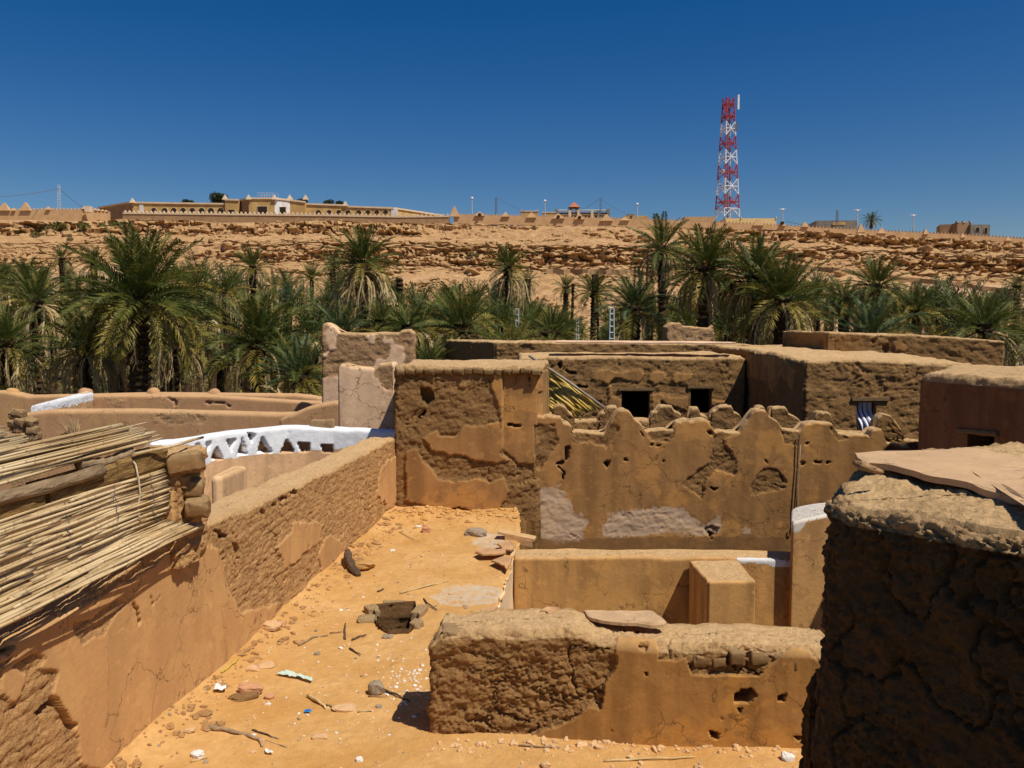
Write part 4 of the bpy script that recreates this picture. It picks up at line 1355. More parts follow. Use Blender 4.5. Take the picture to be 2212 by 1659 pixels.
shr = [(62, 487, 7, "small olive desert shrub near the top of the slope, far left"), (95, 500, 7, "low olive shrub, leftmost of the string of shrubs"), (45, 505, 9, "wide flat green shrub patch, far left of the slope"),
       (128, 497, 13, "large flat green shrub, right end of the shrub string on the left slope"), (186, 492, 10, "rounded brown-green shrub alone on the upper left slope"),
       (140, 490, 7, "small shrub between the two rounded shrubs on the upper left slope"), (258, 492, 11, "yellowish shrub just left above the largest palm crown"), (225, 492, 6, "little dry shrub right of the rounded brown-green one"),
       (152, 512, 6, "small shrub below the rounded brown-green shrub"), (154, 519, 5, "tiny shrub, lowest one on the left slope"), (10, 503, 8, "dark shrub cut by the left edge of the picture"), (80, 512, 9, "spreading green shrub below the shrub string"),
       (160, 505, 6, "brownish small shrub over the two tiny ones"), (1017, 551, 7, "dry bush on the bare slope, larger one of the pair right of centre"), (1028, 554, 5, "dry bush, smaller right one of the pair at centre slope"),
       (1158, 547, 4, "tiny dry bush under the long overhanging ledge"), (1220, 556, 4, "tiny olive bush right of the one under the ledge"), (1630, 514, 4, "small dark bush on the slope behind the tall palm group")]
for i, (qx, qy, w, lb_) in enumerate(shr):
    p = hill_hit(qx, qy)
    s = w * KQ / FPX * p.y
    o = thing("desert_shrub", lb_, "shrub", (p.x, p.y - .5, p.z), "desert shrubs on the hillside")
    put("foliage", SHR[i % 4], None, o, (0, 0, s * .3), (0, 0, i * 1.1), (s * 1.6, s * 1.2, s * 1.1))

# ------------------------------------------------------------------ walls and buildings on the ridge
M_ochre = plain("ochre_render", (.62, .40, .15), (.50, .30, .11), scale=.5, bump=.1, contrast=(.45, .6))
M_trim = plain("cream_trim", (.74, .58, .40), (.64, .48, .30), scale=.6, bump=.1)
M_ridge = plain("ridge_wall", (.60, .38, .20), (.50, .30, .14), scale=.7, bump=.2)
M_lime = plain("white_paint", (.78, .76, .74), (.62, .58, .52), scale=.8, bump=.1)
M_brown = plain("brown_render", (.40, .25, .13), (.30, .18, .09), scale=.6, bump=.2)
M_grey = plain("grey_cement", (.26, .23, .18), (.19, .165, .13), scale=.6, bump=.2)
M_roofr = plain("red_tile", (.50, .17, .08), scale=.8, bump=.1)
M_glass = plain("dark_glass", (.02, .022, .025), scale=1, rough=.2, spec=.5)
M_steel = plain("galvanised_steel", (.55, .56, .55), (.42, .43, .43), scale=3, rough=.5, spec=.4)
M_pylon = plain("dull_steel", (.16, .17, .18), scale=3, rough=.6)

def wallq(name, q0, q1, d0, d1, depth, mat, parent=None, zlow=2.0):
    """wall whose top runs between two photo points at the given distances"""
    a, b = at(q0[0], q0[1], d0), at(q1[0], q1[1], d1)
    d = Vector((b.x - a.x, b.y - a.y, 0)).normalized()
    n = Vector((-d.y, d.x, 0)) * depth
    if n.y < 0: n = -n
    V = []
    for p, q in ((a, b),):
        V = [(a.x, a.y, a.z - zlow), (b.x, b.y, b.z - zlow), (b.x + n.x, b.y + n.y, b.z - zlow), (a.x + n.x, a.y + n.y, a.z - zlow),
             (a.x, a.y, a.z), (b.x, b.y, b.z), (b.x + n.x, b.y + n.y, b.z), (a.x + n.x, a.y + n.y, a.z)]
    F = np.array([(0, 3, 2, 1), (4, 5, 6, 7), (0, 1, 5, 4), (1, 2, 6, 5), (2, 3, 7, 6), (3, 0, 4, 7)])
    return wput(name, V, F, mat, parent)
def arch_panel(parent, qx, qtop, qbot, qw, d, mat, name="arch", round_=True, z=-.12):
    """dark opening with a rounded head, let into the wall: reveal ring and back"""
    c = at(qx, qbot, d); t = at(qx, qtop, d)
    w = qw * KQ / FPX * d / 2
    h = t.z - c.z
    pts = [(-w, 0), (w, 0)]
    if round_:
        hh = max(h - w, .02)
        for k in range(9):
            a = math.pi * k / 8
            pts.append((w * math.cos(a), hh + (h - hh) * math.sin(a)))
    else:
        pts += [(w, h), (-w, h)]
    n = len(pts)
    V = [(c.x + x, d + z, c.z + y) for x, y in pts] + [(c.x + x * 1.12, d + z, c.z + y * 1.06) for x, y in pts] + [(c.x + x * 1.12, d + .1, c.z + y * 1.06) for x, y in pts]
    F = [(n + i, n + (i + 1) % n, (i + 1) % n, i) for i in range(n)] + [(2 * n + i, 2 * n + (i + 1) % n, n + (i + 1) % n, n + i) for i in range(n)]
    ring = wput(name, V, np.array(F), M_trim, parent)
    V2 = [(c.x + x, d + z + .04, c.z + y) for x, y in pts]
    me = bpy.data.meshes.new("opening")
    off = Vector(parent.location)
    me.from_pydata([tuple(Vector(v) - off) for v in V2], [], [tuple(range(n))])
    o = put("opening", me, M_black, ring)
    return ring

# long arcaded building with its whitewashed fence
D = 213.0
bld = thing("arcade_building", "long ochre building with arches and a white corner bay on the cliff top at left", "building", at(560, 470, D))
for i, (q0, q1, d0, d1, m, nm) in enumerate([
    ((213, 458 - 9), (286, 437), D + 14, D, M_brown, "wing_wall"), ((286, 438), (486, 441), D, D, M_ochre, "wall"), ((486, 431.5), (516, 432.5), D - .6, D - .6, M_ochre, "wall"),
    ((516, 434), (537, 429), D + 2, D - 5, M_brown, "wall"), ((537, 429), (593, 429), D - 5, D - 5, M_ochre, "wall"), ((593, 429), (626, 433), D - 5, D - 1, M_lime, "wall"),
    ((626, 433), (660, 437), D - 1, D - 1, M_ochre, "wall"), ((660, 441), (746, 444), D, D, M_ochre, "wall"), ((746, 446.5), (850, 450), D, D, M_ochre, "wall"), ((850, 450), (955, 466), D, D + 16, M_ochre, "wall")]):
    wallq(nm, q0, q1, d0, d1, 6, m, bld, 9)
    a, b = at(q0[0], q0[1], d0), at(q1[0], q1[1], d1)
    dd = (b - a); nn = Vector((-dd.y, dd.x, 0)).normalized() * .25
    if nn.y > 0: nn = -nn
    V, F = tube_vf([a + nn * .3 + Vector((0, 0, .05)), b + nn * .3 + Vector((0, 0, .05))], .28, 4, tw=math.pi / 4)
    wput("cornice", V, F, M_trim, bld)
for qx in (333, 356, 376, 396, 416, 436, 456, 477):
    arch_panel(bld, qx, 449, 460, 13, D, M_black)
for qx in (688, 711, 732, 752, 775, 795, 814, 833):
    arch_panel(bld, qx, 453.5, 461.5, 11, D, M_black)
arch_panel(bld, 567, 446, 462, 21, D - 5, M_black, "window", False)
arch_panel(bld, 611, 448, 462, 15, D - 3.2, M_black, "window", False, -.6)
arch_panel(bld, 500, 453, 462, 14, D - .6, M_black, "window", False)
for qx in (286, 486, 537, 593, 626, 660, 746):
    p = at(qx, 431 if 480 < qx < 670 else 438 + (qx - 286) * .015, D - (5 if qx in (537, 593) else 0) - .2)
    V = [(p.x - .7, p.y - .3, p.z), (p.x + .7, p.y - .3, p.z), (p.x + .7, p.y + .6, p.z), (p.x - .7, p.y + .6, p.z), (p.x, p.y, p.z + 1.3)]
    wput("finial", V, [np.array([(0, 1, 4), (1, 2, 4), (2, 3, 4), (3, 0, 4)]), np.array([(3, 2, 1, 0)])], M_trim, bld)
for q0, q1, m in ((290, 293, M_lime), (843, 852, M_lime)):
    a = at(q0, 0, D - .05).x; b = at(q1, 0, D - .05).x
    zt = at(0, 441 if q0 < 500 else 451, D).z
    V, F = box_vf(a - .3, b + .3, D - .12, D + .2, zt - 5, zt)
    wput("pilaster", V, F, m, bld)
V, F = [], []
bars = []
for k in range(7):
    x = at(556 + k * 6, 0, D + 2).x
    bars.append(tube_vf([(x, D + 2, at(0, 429, D + 2).z - .5), (x, D + 2, at(0, 417, D + 2).z)], .05, 4))
for qy in (417, 422, 427):
    bars.append(tube_vf([at(555, qy, D + 2), at(592, qy, D + 2)], .05, 4))
V, F = join_vf(bars)
wput("roof_frame", V, F, M_steel, bld)

def merlon_row(name, label, qpts, d, step, h, mat, wallmat=None, base=2.5, spread=.5, cap=None, thick=.5):
    root = thing(name, label, "wall", at(qpts[0][0], qpts[0][1], d))
    for a, b in zip(qpts[:-1], qpts[1:]):
        wallq("wall", a, b, d, d, thick, wallmat or mat, root, base)
    me = None
    x0_, x1_ = qpts[0][0], qpts[-1][0]
    q = x0_ + step / 2
    hw = step * spread * KQ / FPX * d / 2
    V = np.array([(-hw, -.02, 0), (hw, -.02, 0), (hw, thick, 0), (-hw, thick, 0), (-hw * .12, 0, h), (hw * .12, 0, h), (hw * .12, thick, h), (-hw * .12, thick, h)])
    F = np.array([(0, 1, 5, 4), (1, 2, 6, 5), (2, 3, 7, 6), (3, 0, 4, 7), (4, 5, 6, 7)])
    me = mesh_np("merlon", V, F, False); me.materials.append(mat)
    while q < x1_:
        yq = np.interp(q, [p[0] for p in qpts], [p[1] for p in qpts])
        p = at(q, yq, d)
        put("merlon", me, None, root, p - root.location)
        q += step
    return root
merlon_row("cliff_parapet", "whitewashed parapet with small pointed teeth along the cliff in front of the arcaded building", [(265, 459), (500, 462), (700, 464), (860, 467), (970, 466)], 203.0, 9.3, .55, M_trim, M_trim, .3, .7)
wallq2 = wallq("stone_retaining_wall", (265, 461.5), (970, 468.5), 203.15, 203.15, 3, M_brown, None, 2.6)
tag(wallq2, "brown stone retaining wall under the white toothed parapet on the cliff edge", "wall")
ridge_l = merlon_row("ridge_wall", "low peach wall with small notches and two tall pointed merlons, far left of the cliff top", [(-20, 455), (100, 453), (160, 453), (178, 453)], 204.0, 8, .45, M_ridge, None, 3.4)
ridge_r = merlon_row("ridge_wall", "long peach wall with small notches and pyramids running along the cliff top to the right", [(980, 463), (1180, 467), (1400, 474), (1560, 480), (1700, 488), (1900, 499), (2060, 506), (2260, 519)], 204.0, 7.5, .4, M_ridge, None, 2.2)
def pyramid(parent, qx, qy, qw, qh, d, mat=None, name="pyramid_merlon"):
    p = at(qx, qy, d); w = qw * KQ / FPX * d / 2; h = qh * KQ / FPX * d
    V = [(p.x - w, d - .15, p.z), (p.x + w, d - .15, p.z), (p.x + w, d + 1.0, p.z), (p.x - w, d + 1.0, p.z), (p.x - .12 * w, d + .2, p.z + h), (p.x + .12 * w, d + .2, p.z + h), (p.x + .12 * w, d + .6, p.z + h), (p.x - .12 * w, d + .6, p.z + h)]
    F = np.array([(0, 1, 5, 4), (1, 2, 6, 5), (2, 3, 7, 6), (3, 0, 4, 7), (4, 5, 6, 7)])
    return wput(name, V, F, mat or M_ridge, parent)
for qx, qy, qw, qh in ((8, 455, 26, 17), (54, 455, 24, 18), (28, 455, 9, 6), (103, 453, 10, 7)):
    pyramid(ridge_l, qx, qy, qw, qh, 203.7)
for qx, qy, qw, qh in ((982, 468, 22, 22), (1036, 466, 22, 9), (1092, 468, 18, 10), (1148, 470, 22, 11), (1206, 472, 28, 11), (1252, 474, 22, 13), (1310, 477, 28, 14), (1350, 476, 20, 8),
                       (1638, 487, 24, 13), (1690, 488, 15, 11), (1739, 490, 16, 11), (1860, 502, 18, 18), (1905, 504, 20, 12), (2000, 506, 12, 12), (2080, 513, 12, 9), (2178, 520, 14, 9)):
    pyramid(ridge_r, qx, qy, qw, qh, 203.7)
for qx in (1036, 1206, 1252, 1690):
    p = at(qx, 467 + (qx - 1036) * .027, 203.4)
    V, F = tube_vf([(p.x, 203.2, p.z + .35), (p.x, 203.75, p.z + .35)], .42, 8)
    wput("opening", V, F, M_black, ridge_r)
cornr = wallq("ridge_wall_return", (178, 451), (238, 457), 204, 214, .6, M_ridge, None, 3)
tag(cornr, "short peach wall running back from the cliff edge left of the arcaded building", "wall")
for k in range(7):
    qx = 180 + k * 8; d = 204 + k * 1.4
    pyramid(cornr, qx, 451.5 + k * .9, 6, 6 - .4 * k, d)
cp = thing("wall_pillar", "short square peach pillar at the corner of the cliff-top wall, left of the arcaded building", "pillar", at(172, 455, 203))
V, F = box_vf(at(166, 0, 203).x, at(178, 0, 203).x, 203, 204.5, at(0, 458, 203).z, at(0, 445, 203).z)
wput("shaft", V, F, M_trim, cp)
# ochre forts, grey house, yellow wall, cement house, right house
def house(name, label, qx0, qx1, qtop, d, depth, mat, side=None, teeth=None, zlow=9, cap=None):
    root = thing(name, label, "building", at((qx0 + qx1) / 2, qtop + 20, d))
    a = at(qx0, qtop, d); b = at(qx1, qtop, d)
    V, F = box_vf(a.x, b.x, d, d + depth, a.z - zlow, a.z)
    wput("wall", V, F, mat, root)
    if cap:
        V, F = box_vf(a.x - .2, b.x + .2, d - .2, d + depth + .2, a.z + .002, a.z + .3)
        wput("cornice", V, F, cap, root)
    return root
h1 = house("ochre_house", "small ochre fort-like house with toothed roof right of the two lamp posts", 1125, 1162, 456.5, 209, 7, M_ochre)
for k in range(9): pyramid(h1, 1127 + k * 4.3, 457, 3.5, 2.6 + (3 if k in (0, 8) else 0), 209)
h1b = house("ochre_house", "second ochre toothed house beside the lamp post, left of the grey house", 1172, 1200, 459, 208, 7, M_ochre)
for k in range(7): pyramid(h1b, 1173 + k * 4.3, 459.5, 3.5, 2.6, 208)
h2 = house("grey_house", "grey two-storey house with railings, corner posts and a small red-roofed turret", 1202, 1314, 459, 212, 9, M_grey)
for qx in (1202, 1231, 1249, 1279, 1293, 1314):
    a = at(qx, 451 if qx in (1202, 1314) else 455, 211.6)
    V, F = box_vf(a.x - .35, a.x + .35, 211.4, 212.4, a.z - 9, a.z)
    wput("post", V, F, M_grey if qx in (1202, 1314, 1293) else M_trim, h2)
for qy, rr in ((454, .06), (456, .05)):
    V, F = tube_vf([at(1202, qy, 211.7), at(1314, qy, 211.7)], rr * 2, 4)
    wput("railing", V, F, M_steel, h2)
V, F = box_vf(at(1202, 0, 211.6).x, at(1314, 0, 211.6).x, 211.5, 212.2, at(0, 465, 211.6).z, at(0, 463, 211.6).z)
wput("balcony_slab", V, F, M_brown, h2)
for qx in (1234, 1247):
    a = at(qx, 447, 212)
    V, F = box_vf(a.x - .3, a.x + .3, 212, 214.5, a.z - 4, a.z)
    wput("turret_post", V, F, M_brown, h2)
a = at(1232, 447, 211.5); b = at(1249.5, 447, 211.5); c_ = (a.x + b.x) / 2
V = [(a.x - .4, 211.3, a.z), (b.x + .4, 211.3, a.z), (b.x + .4, 215, a.z), (a.x - .4, 215, a.z), (c_, 213, a.z + 1.5)]
wput("turret_roof", V, [np.array([(0, 1, 4), (1, 2, 4), (2, 3, 4), (3, 0, 4)]), np.array([(3, 2, 1, 0)])], M_roofr, h2)
h3 = house("flat_house", "small dark flat-roofed hut on the ridge just left of the tall palm crown", 1357, 1372, 462, 212, 6, M_grey)
h3b = house("ochre_house", "low ochre house half hidden by the tall palm crown on the ridge", 1350, 1400, 466, 207, 6, M_ochre)
h4 = house("ochre_house", "low ochre house between the palm crowns left of the red and white mast", 1480, 1545, 468, 209, 6, M_ridge)
hy = house("yellow_wall_house", "long plain pale yellow wall at the foot of the red and white mast", 1567, 1677, 471.5, 212, 8, plain("yellow_render", (.80, .58, .26), (.74, .53, .23), scale=.5, bump=.05))
for qx in (1567, 1601, 1677): pyramid(hy, qx, 471.5, 3, 4, 211.9)
h5 = house("cement_house", "squat unfinished cement house with peeling ochre patch beside the ridge palm", 1808, 1851, 476, 212, 12, M_grey)
wallq("wall", (1780, 488), (1808, 476), 226, 212, 5, M_grey, h5, 8)
V, F = box_vf(at(1812, 0, 211.9).x, at(1840, 0, 211.9).x, 211.9, 211.99, at(0, 486, 212).z, at(0, 480, 212).z)
wput("render_patch", V, F, M_ochre, h5)
h6 = house("dark_fort_house", "dark brown house with corner horns and two arched windows, right end of the ridge", 2097, 2139, 485, 209, 8, M_grey, zlow=9)
wallq("wall", (2060, 490), (2068, 484), 216, 212, 4, M_brown, h6, 9)
a = at(2068, 481, 210); b = at(2098, 481, 210)
V, F = box_vf(a.x, b.x, 210, 217, a.z - 9, a.z); wput("tower_block", V, F, M_brown, h6)
for qx in (2069, 2082, 2097): pyramid(h6, qx, 481.5, 5, 5, 210, M_brown, "horn")
arch_panel(h6, 2111, 490.5, 500, 8, 209, M_black); arch_panel(h6, 2129, 491, 503, 7, 209, M_black)

# ------------------------------------------------------------------ lattice radio mast
M_red = plain("mast_red", (.42, .045, .06), (.34, .04, .05), scale=2, rough=.5, spec=.3, bump=0)
M_mw = plain("mast_white", (.80, .80, .82), (.66, .66, .68), scale=2, rough=.5, spec=.3, bump=0)
def mast():
    d = 228.0
    base = at(1571, 470, d); top = at(1573.5, 211, d)
    root = thing("radio_mast", "tall red and white four-legged lattice radio mast standing on the ridge", "mast", base)
    H = top.z - base.z
    hw0, hw1 = 25.0 * KQ / FPX * d * .80, 11.0 * KQ / FPX * d * .80
    rot = math.radians(17)
    def corner(k, t):
        hw = hw0 + (hw1 - hw0) * t
        a = rot + math.pi / 2 * k + math.pi / 4
        return Vector((base.x + (top.x - base.x) * t + hw * 1.3 * math.cos(a), base.y + hw * 1.3 * math.sin(a), base.z + H * t))
    lv = [0, .07, .175, .27, .34, .41, .50, .575, .645, .72, .80, .87, .935, 1.0]
    cols = ["w", "r", "r", "w", "w", "r", "r", "w", "w", "r", "w", "r", "r"]
    cols = []
    bounds = [(0, .06, M_mw), (.06, .27, M_red), (.27, .41, M_mw), (.41, .545, M_red), (.545, .68, M_mw), (.68, .80 - .0, M_red), (.80, .90 - .03, M_mw), (.87, 1.0, M_red)]
    bounds = [(0, .07, M_mw), (.07, .19, M_red), (.19, .32, M_mw), (.32, .44, M_red), (.44, .56, M_mw), (.56, .68, M_red), (.68, .795, M_mw), (.795, .895, M_red), (.895, 1.0, M_red)]
    for (t0, t1, m) in bounds:
        parts = []
        n = 2 if t1 - t0 > .08 else 1
        for k in range(4):
            parts.append(tube_vf([corner(k, t0), corner(k, t1)], .17, 5))
            for j in range(n):
                a0 = t0 + (t1 - t0) * j / n; a1 = t0 + (t1 - t0) * (j + 1) / n
                up_ = j % 2 == 0
                mid = corner(k, a1 if up_ else a0).lerp(corner((k + 1) % 4, a1 if up_ else a0), .5)
                lo = a0 if up_ else a1
                parts.append(tube_vf([corner(k, lo), mid], .10, 4)); parts.append(tube_vf([corner((k + 1) % 4, lo), mid], .10, 4))
                if up_:
                    parts.append(tube_vf([corner(k, a1), corner((k + 1) % 4, a1)], .10, 4))
                q = corner(k, (a0 + a1) / 2).lerp(corner(k, lo).lerp(mid, .5), 1)
                parts.append(tube_vf([corner(k, (a0 + a1) / 2), q], .06, 4))
        V, F = join_vf(parts)
        wput("lattice_section", V, F, m, root)
    parts = [tube_vf([(base.x, base.y, base.z), (top.x, top.y, top.z - 1)], .16, 5), tube_vf([(base.x + .45, base.y, base.z), (top.x + .45, top.y, top.z - 3)], .07, 4), tube_vf([(base.x - .45, base.y, base.z), (top.x - .45, top.y, top.z - 3)], .07, 4)]
    V, F = join_vf(parts); wput("ladder_and_cables", V, F, M_pylon, root)
    for t in (.13, .38, .62, .84, .94):
        c4 = [corner(k, t) for k in range(4)]
        ins = [sum(c4, Vector()) / 4 + (p - sum(c4, Vector()) / 4) * .55 for p in c4]
        V = [tuple(p) for p in c4 + ins]; F = [(k, (k + 1) % 4, 4 + (k + 1) % 4, 4 + k) for k in range(4)]
        V2 = [tuple(Vector(v) + Vector((0, 0, -.12))) for v in V]; F2 = [tuple(reversed([8 + i for i in f])) for f in F]
        wput("platform", V + V2, np.array(F + F2), M_red, root)
    pa = corner(3, .965) + Vector((1.1, -.3, 0))
    V, F = box_vf(pa.x - .25, pa.x + .25, pa.y - .2, pa.y + .2, pa.z - 2.2, pa.z + 1.6); wput("panel_antenna", V, F, M_mw, root)
    pa = corner(2, .9); V, F = box_vf(pa.x - .8, pa.x - .4, pa.y - .6, pa.y - .3, pa.z - 1, pa.z + .6); wput("panel_antenna", V, F, M_red, root)
    pa = corner(3, .76); V, F = box_vf(pa.x + .1, pa.x + .6, pa.y - .3, pa.y, pa.z - 1.2, pa.z + .8); wput("panel_antenna", V, F, M_pylon, root)
    pd = corner(2, .37) + Vector((-.8, -.6, 0))
    V, F = tube_vf([pd + Vector((.5, .2, 0)), pd, pd + Vector((-.15, -.1, 0))], [.1, .6, .55], 12); wput("dish", V, F, M_mw, root)
mast()

# lamp posts, poles and wires on the ridge
def ladder_pole(name, label, q0, q1, d, w, mat, group=None, sway=0, rungs=9, cat="utility pole"):
    b, t = at(q0[0], q0[1], d), at(q1[0], q1[1], d)
    root = thing(name, label, cat, b, group)
    ww_ = w * KQ / FPX * d / 2
    L = []
    for sx in (-1, 1):
        L.append(tube_vf([b + Vector((sx * ww_, 0, -1)), t + Vector((sx * ww_ * .75, 0, 0))], ww_ * .28, 4))
    for k in range(rungs + 1):
        u = k / rungs
        c = b.lerp(t, u); hw = ww_ * (1 - .25 * u)
        L.append(tube_vf([c + Vector((-hw, 0, 0)), c + Vector((hw, 0, 0))], ww_ * .24, 4))
    V, F = join_vf(L)
    wput("lattice", V, F, mat, root)
    return root, t
M_polew = plain("pale_pole", (.52, .58, .55), (.42, .48, .46), scale=3, rough=.6)
_, tpA = ladder_pole("lattice_pole", "pale lattice power pole on the cliff top at the far left", (127, 456), (127, 400), 206, 5.5, M_steel)
for (qx, y0, y1, lb_) in ((1019.5, 464, 428, "slim street lamp post, leftmost on the ridge right of the arcaded building"), (1177, 470, 434, "slim street lamp post in front of the ochre toothed houses"),
                        (1376.5, 476, 441, "slim street lamp post between the grey house and the tall palm crown"), (1690.5, 487, 453, "slim street lamp post right of the yellow wall"),
                        (1852, 488, 455, "faint street lamp post just left of the ridge palm"), (1973, 500, 466, "slim street lamp post midway between ridge palm and dark fort house")):
    b, t = at(qx, y0, 206), at(qx, y1, 206)
    r = thing("street_lamp", lb_, "street lamp", b, "street lamps along the ridge")
    V, F = tube_vf([b, t], [.16, .09], 6); wput("pole", V, F, M_steel, r)
    V, F = ellipsoid_vf(8, 6); wput("lamp_head", V * np.array((.38, .3, .3)) + np.array(t), F, M_mw, r, True)
    if qx > 1680:
        V, F = tube_vf([t + Vector((-.9, 0, .25)), t, t + Vector((.9, 0, .25))], .07, 4); wput("lamp_arm", V, F, M_steel, r)
poles = {}
for key, qx, y0, y1, w, lb_ in (("a", 1072, 466, 427, 4.0, "dark steel utility pole between two lamp posts on the ridge"), ("b", 1297.5, 472, 428, 3.2, "dark utility pole in front of the grey house"),
                              ("c", 1808.5, 480, 454, 4.6, "dark thick utility pole behind the cement house")):
    r, t = ladder_pole("utility_pole", lb_, (qx, y0), (qx, y1), 207, w, M_pylon, None, 0, 12)
    poles[key] = t
def wire(a, b, sag, r, label):
    a = Vector(a); b = Vector(b)
    pts = [a.lerp(b, k / 14) - Vector((0, 0, sag * 4 * (k / 14) * (1 - k / 14))) for k in range(15)]
    cable("overhead_wire", pts, r, M_pylon, label, "wire", None, 4)
wire(tpA - Vector((0, 0, .8)), at(-60, 426, 190), .6, .06, "thin overhead wire leaving the far left pole toward the left edge")
wire(tpA - Vector((0, 0, .8)), at(178, 447, 212), .2, .06, "thin overhead wire dropping right from the far left pole")
wire(poles["a"], at(1135, 456, 209), .3, .035, "faint wire from the steel pole down to the ochre toothed house")
wire(poles["b"], at(1240, 460, 212), .3, .035, "faint wire from the dark pole down to the grey house turret")
wire(poles["b"] , at(1357, 464, 212), .4, .035, "faint wire from the dark pole down to the small flat hut")
wire(poles["c"] - Vector((0, 0, 3)), at(1700, 478, 206), .8, .06, "dark sagging wire from the thick pole toward the lamp post left of it")

# round leafy trees behind the arcade building
M_tree = leaf_mat("tree_leaves", (.035, .05, .02), (.055, .07, .03))
TB = [leafball("crown", 900, 1.0, 320 + i, M_tree, .85, .13) for i in range(3)]
M_bark = plain("bark", (.14, .09, .05), scale=6)
for i, (qx, qy, w, lb_) in enumerate(((405, 436, 12, "small dark round tree behind the arcaded roof, leftmost"), (475, 428, 24, "largest dark round tree rising behind the arcaded building"), (651, 437, 13, "dark low tree just right of the white bay"),
        (661, 440, 7, "tiny treetop beside the dark low tree right of the white bay"), (714, 439, 13, "dark treetop, left one of the pair behind the low roof"), (733, 441, 12, "dark treetop, right one of the pair behind the low roof"))):
    p = at(qx, qy, 225)
    s = w * KQ / FPX * 225
    r = thing("round_tree", lb_, "tree", p - Vector((0, 0, s + 5)), "trees behind the arcade building")
    V, F = tube_vf([p - Vector((0, 0, s + 5)), p - Vector((.2, 0, s * .2))], [.5, .2], 6); wput("trunk", V, F, M_bark, r)
    for k in range(4 if w > 8 else 2):
        a = random.Random(i * 7 + k)
        put("crown", TB[(i + k) % 3], None, r, (p - r.location) + Vector((a.uniform(-.6, .6) * s, a.uniform(-.5, .5) * s, a.uniform(-.3, .25) * s)), (0, 0, k * 2.0), (s * .62, s * .62, s * .55))
# low walls crossing the lower slope
def slope_wall(label, q0, q1, h=1.6):
    pts = []
    n = 16
    for k in range(n + 1):
        q = (q0[0] + (q1[0] - q0[0]) * k / n, q0[1] + (q1[1] - q0[1]) * k / n)
        pts.append(hill_hit(*q))
    V = []
    for p in pts:
        for dy, dz in ((-.6, -1.5), (-.6, h * .5), (.2, h * .5), (.2, -1.5)):
            V.append((p.x, p.y + dy, p.z + dz))
    F = [(4 * i + a, 4 * (i + 1) + a, 4 * (i + 1) + (a + 1) % 4, 4 * i + (a + 1) % 4) for i in range(n) for a in range(4)]
    o = wput("terrace_wall", V, np.array(F), M_brown)
    tag(o, label, "wall")
slope_wall("low brown wall crossing the lower slope at centre right above the palms", (1180, 590), (1385, 592))
slope_wall("long low brown wall stepping down the lower slope at the right", (1700, 577), (2212, 636), 1.4)
# ------------------------------------------------------------------ date palms
def palm_mat(name, c1, c2, c3, rough=.5, spec=.22, trans=.18):
    t = NT(name)
    oi = t.n("ShaderNodeObjectInfo")
    n = t.noise(2.0, 3)
    c = t.mix(oi.outputs["Random"], c1, c2)
    c = t.mix(t.ramp(n, .5, .68, 0, .8), c, c3)
    t.b.inputs["Roughness"].default_value = rough
    t.b.inputs["Specular IOR Level"].default_value = spec
    m = t.done(c)
    if trans:
        tr = t.n("ShaderNodeBsdfTranslucent"); t.val(tr.inputs[0], c)
        ms = t.n("ShaderNodeMixShader"); ms.inputs[0].default_value = trans
        t.link(t.b.outputs[0], ms.inputs[1]); t.link(tr.outputs[0], ms.inputs[2]); t.link(ms.outputs[0], t.out.inputs[0])
    return m
M_green = palm_mat("frond_green", (.062, .088, .018), (.105, .118, .020), (.20, .175, .035))
M_olive = palm_mat("frond_olive", (.24, .19, .03), (.36, .26, .05), (.13, .13, .025))
M_dead = palm_mat("frond_dead", (.52, .39, .18), (.36, .25, .11), (.66, .52, .28), rough=.8, spec=.1, trans=.1)
M_blue = palm_mat("frond_blue", (.055, .092, .036), (.085, .12, .045), (.14, .16, .05))
def trunk_mat():
    t = NT("palm_trunk")
    n = t.noise(6, 5, t.coord((1, 1, 1.6)), rough=.7)
    c = t.mix(t.ramp(n, .4, .62), (.03, .019, .010), (.13, .075, .035))
    return t.done(c, t.bump(n, .9, .12))
M_trunk = trunk_mat()

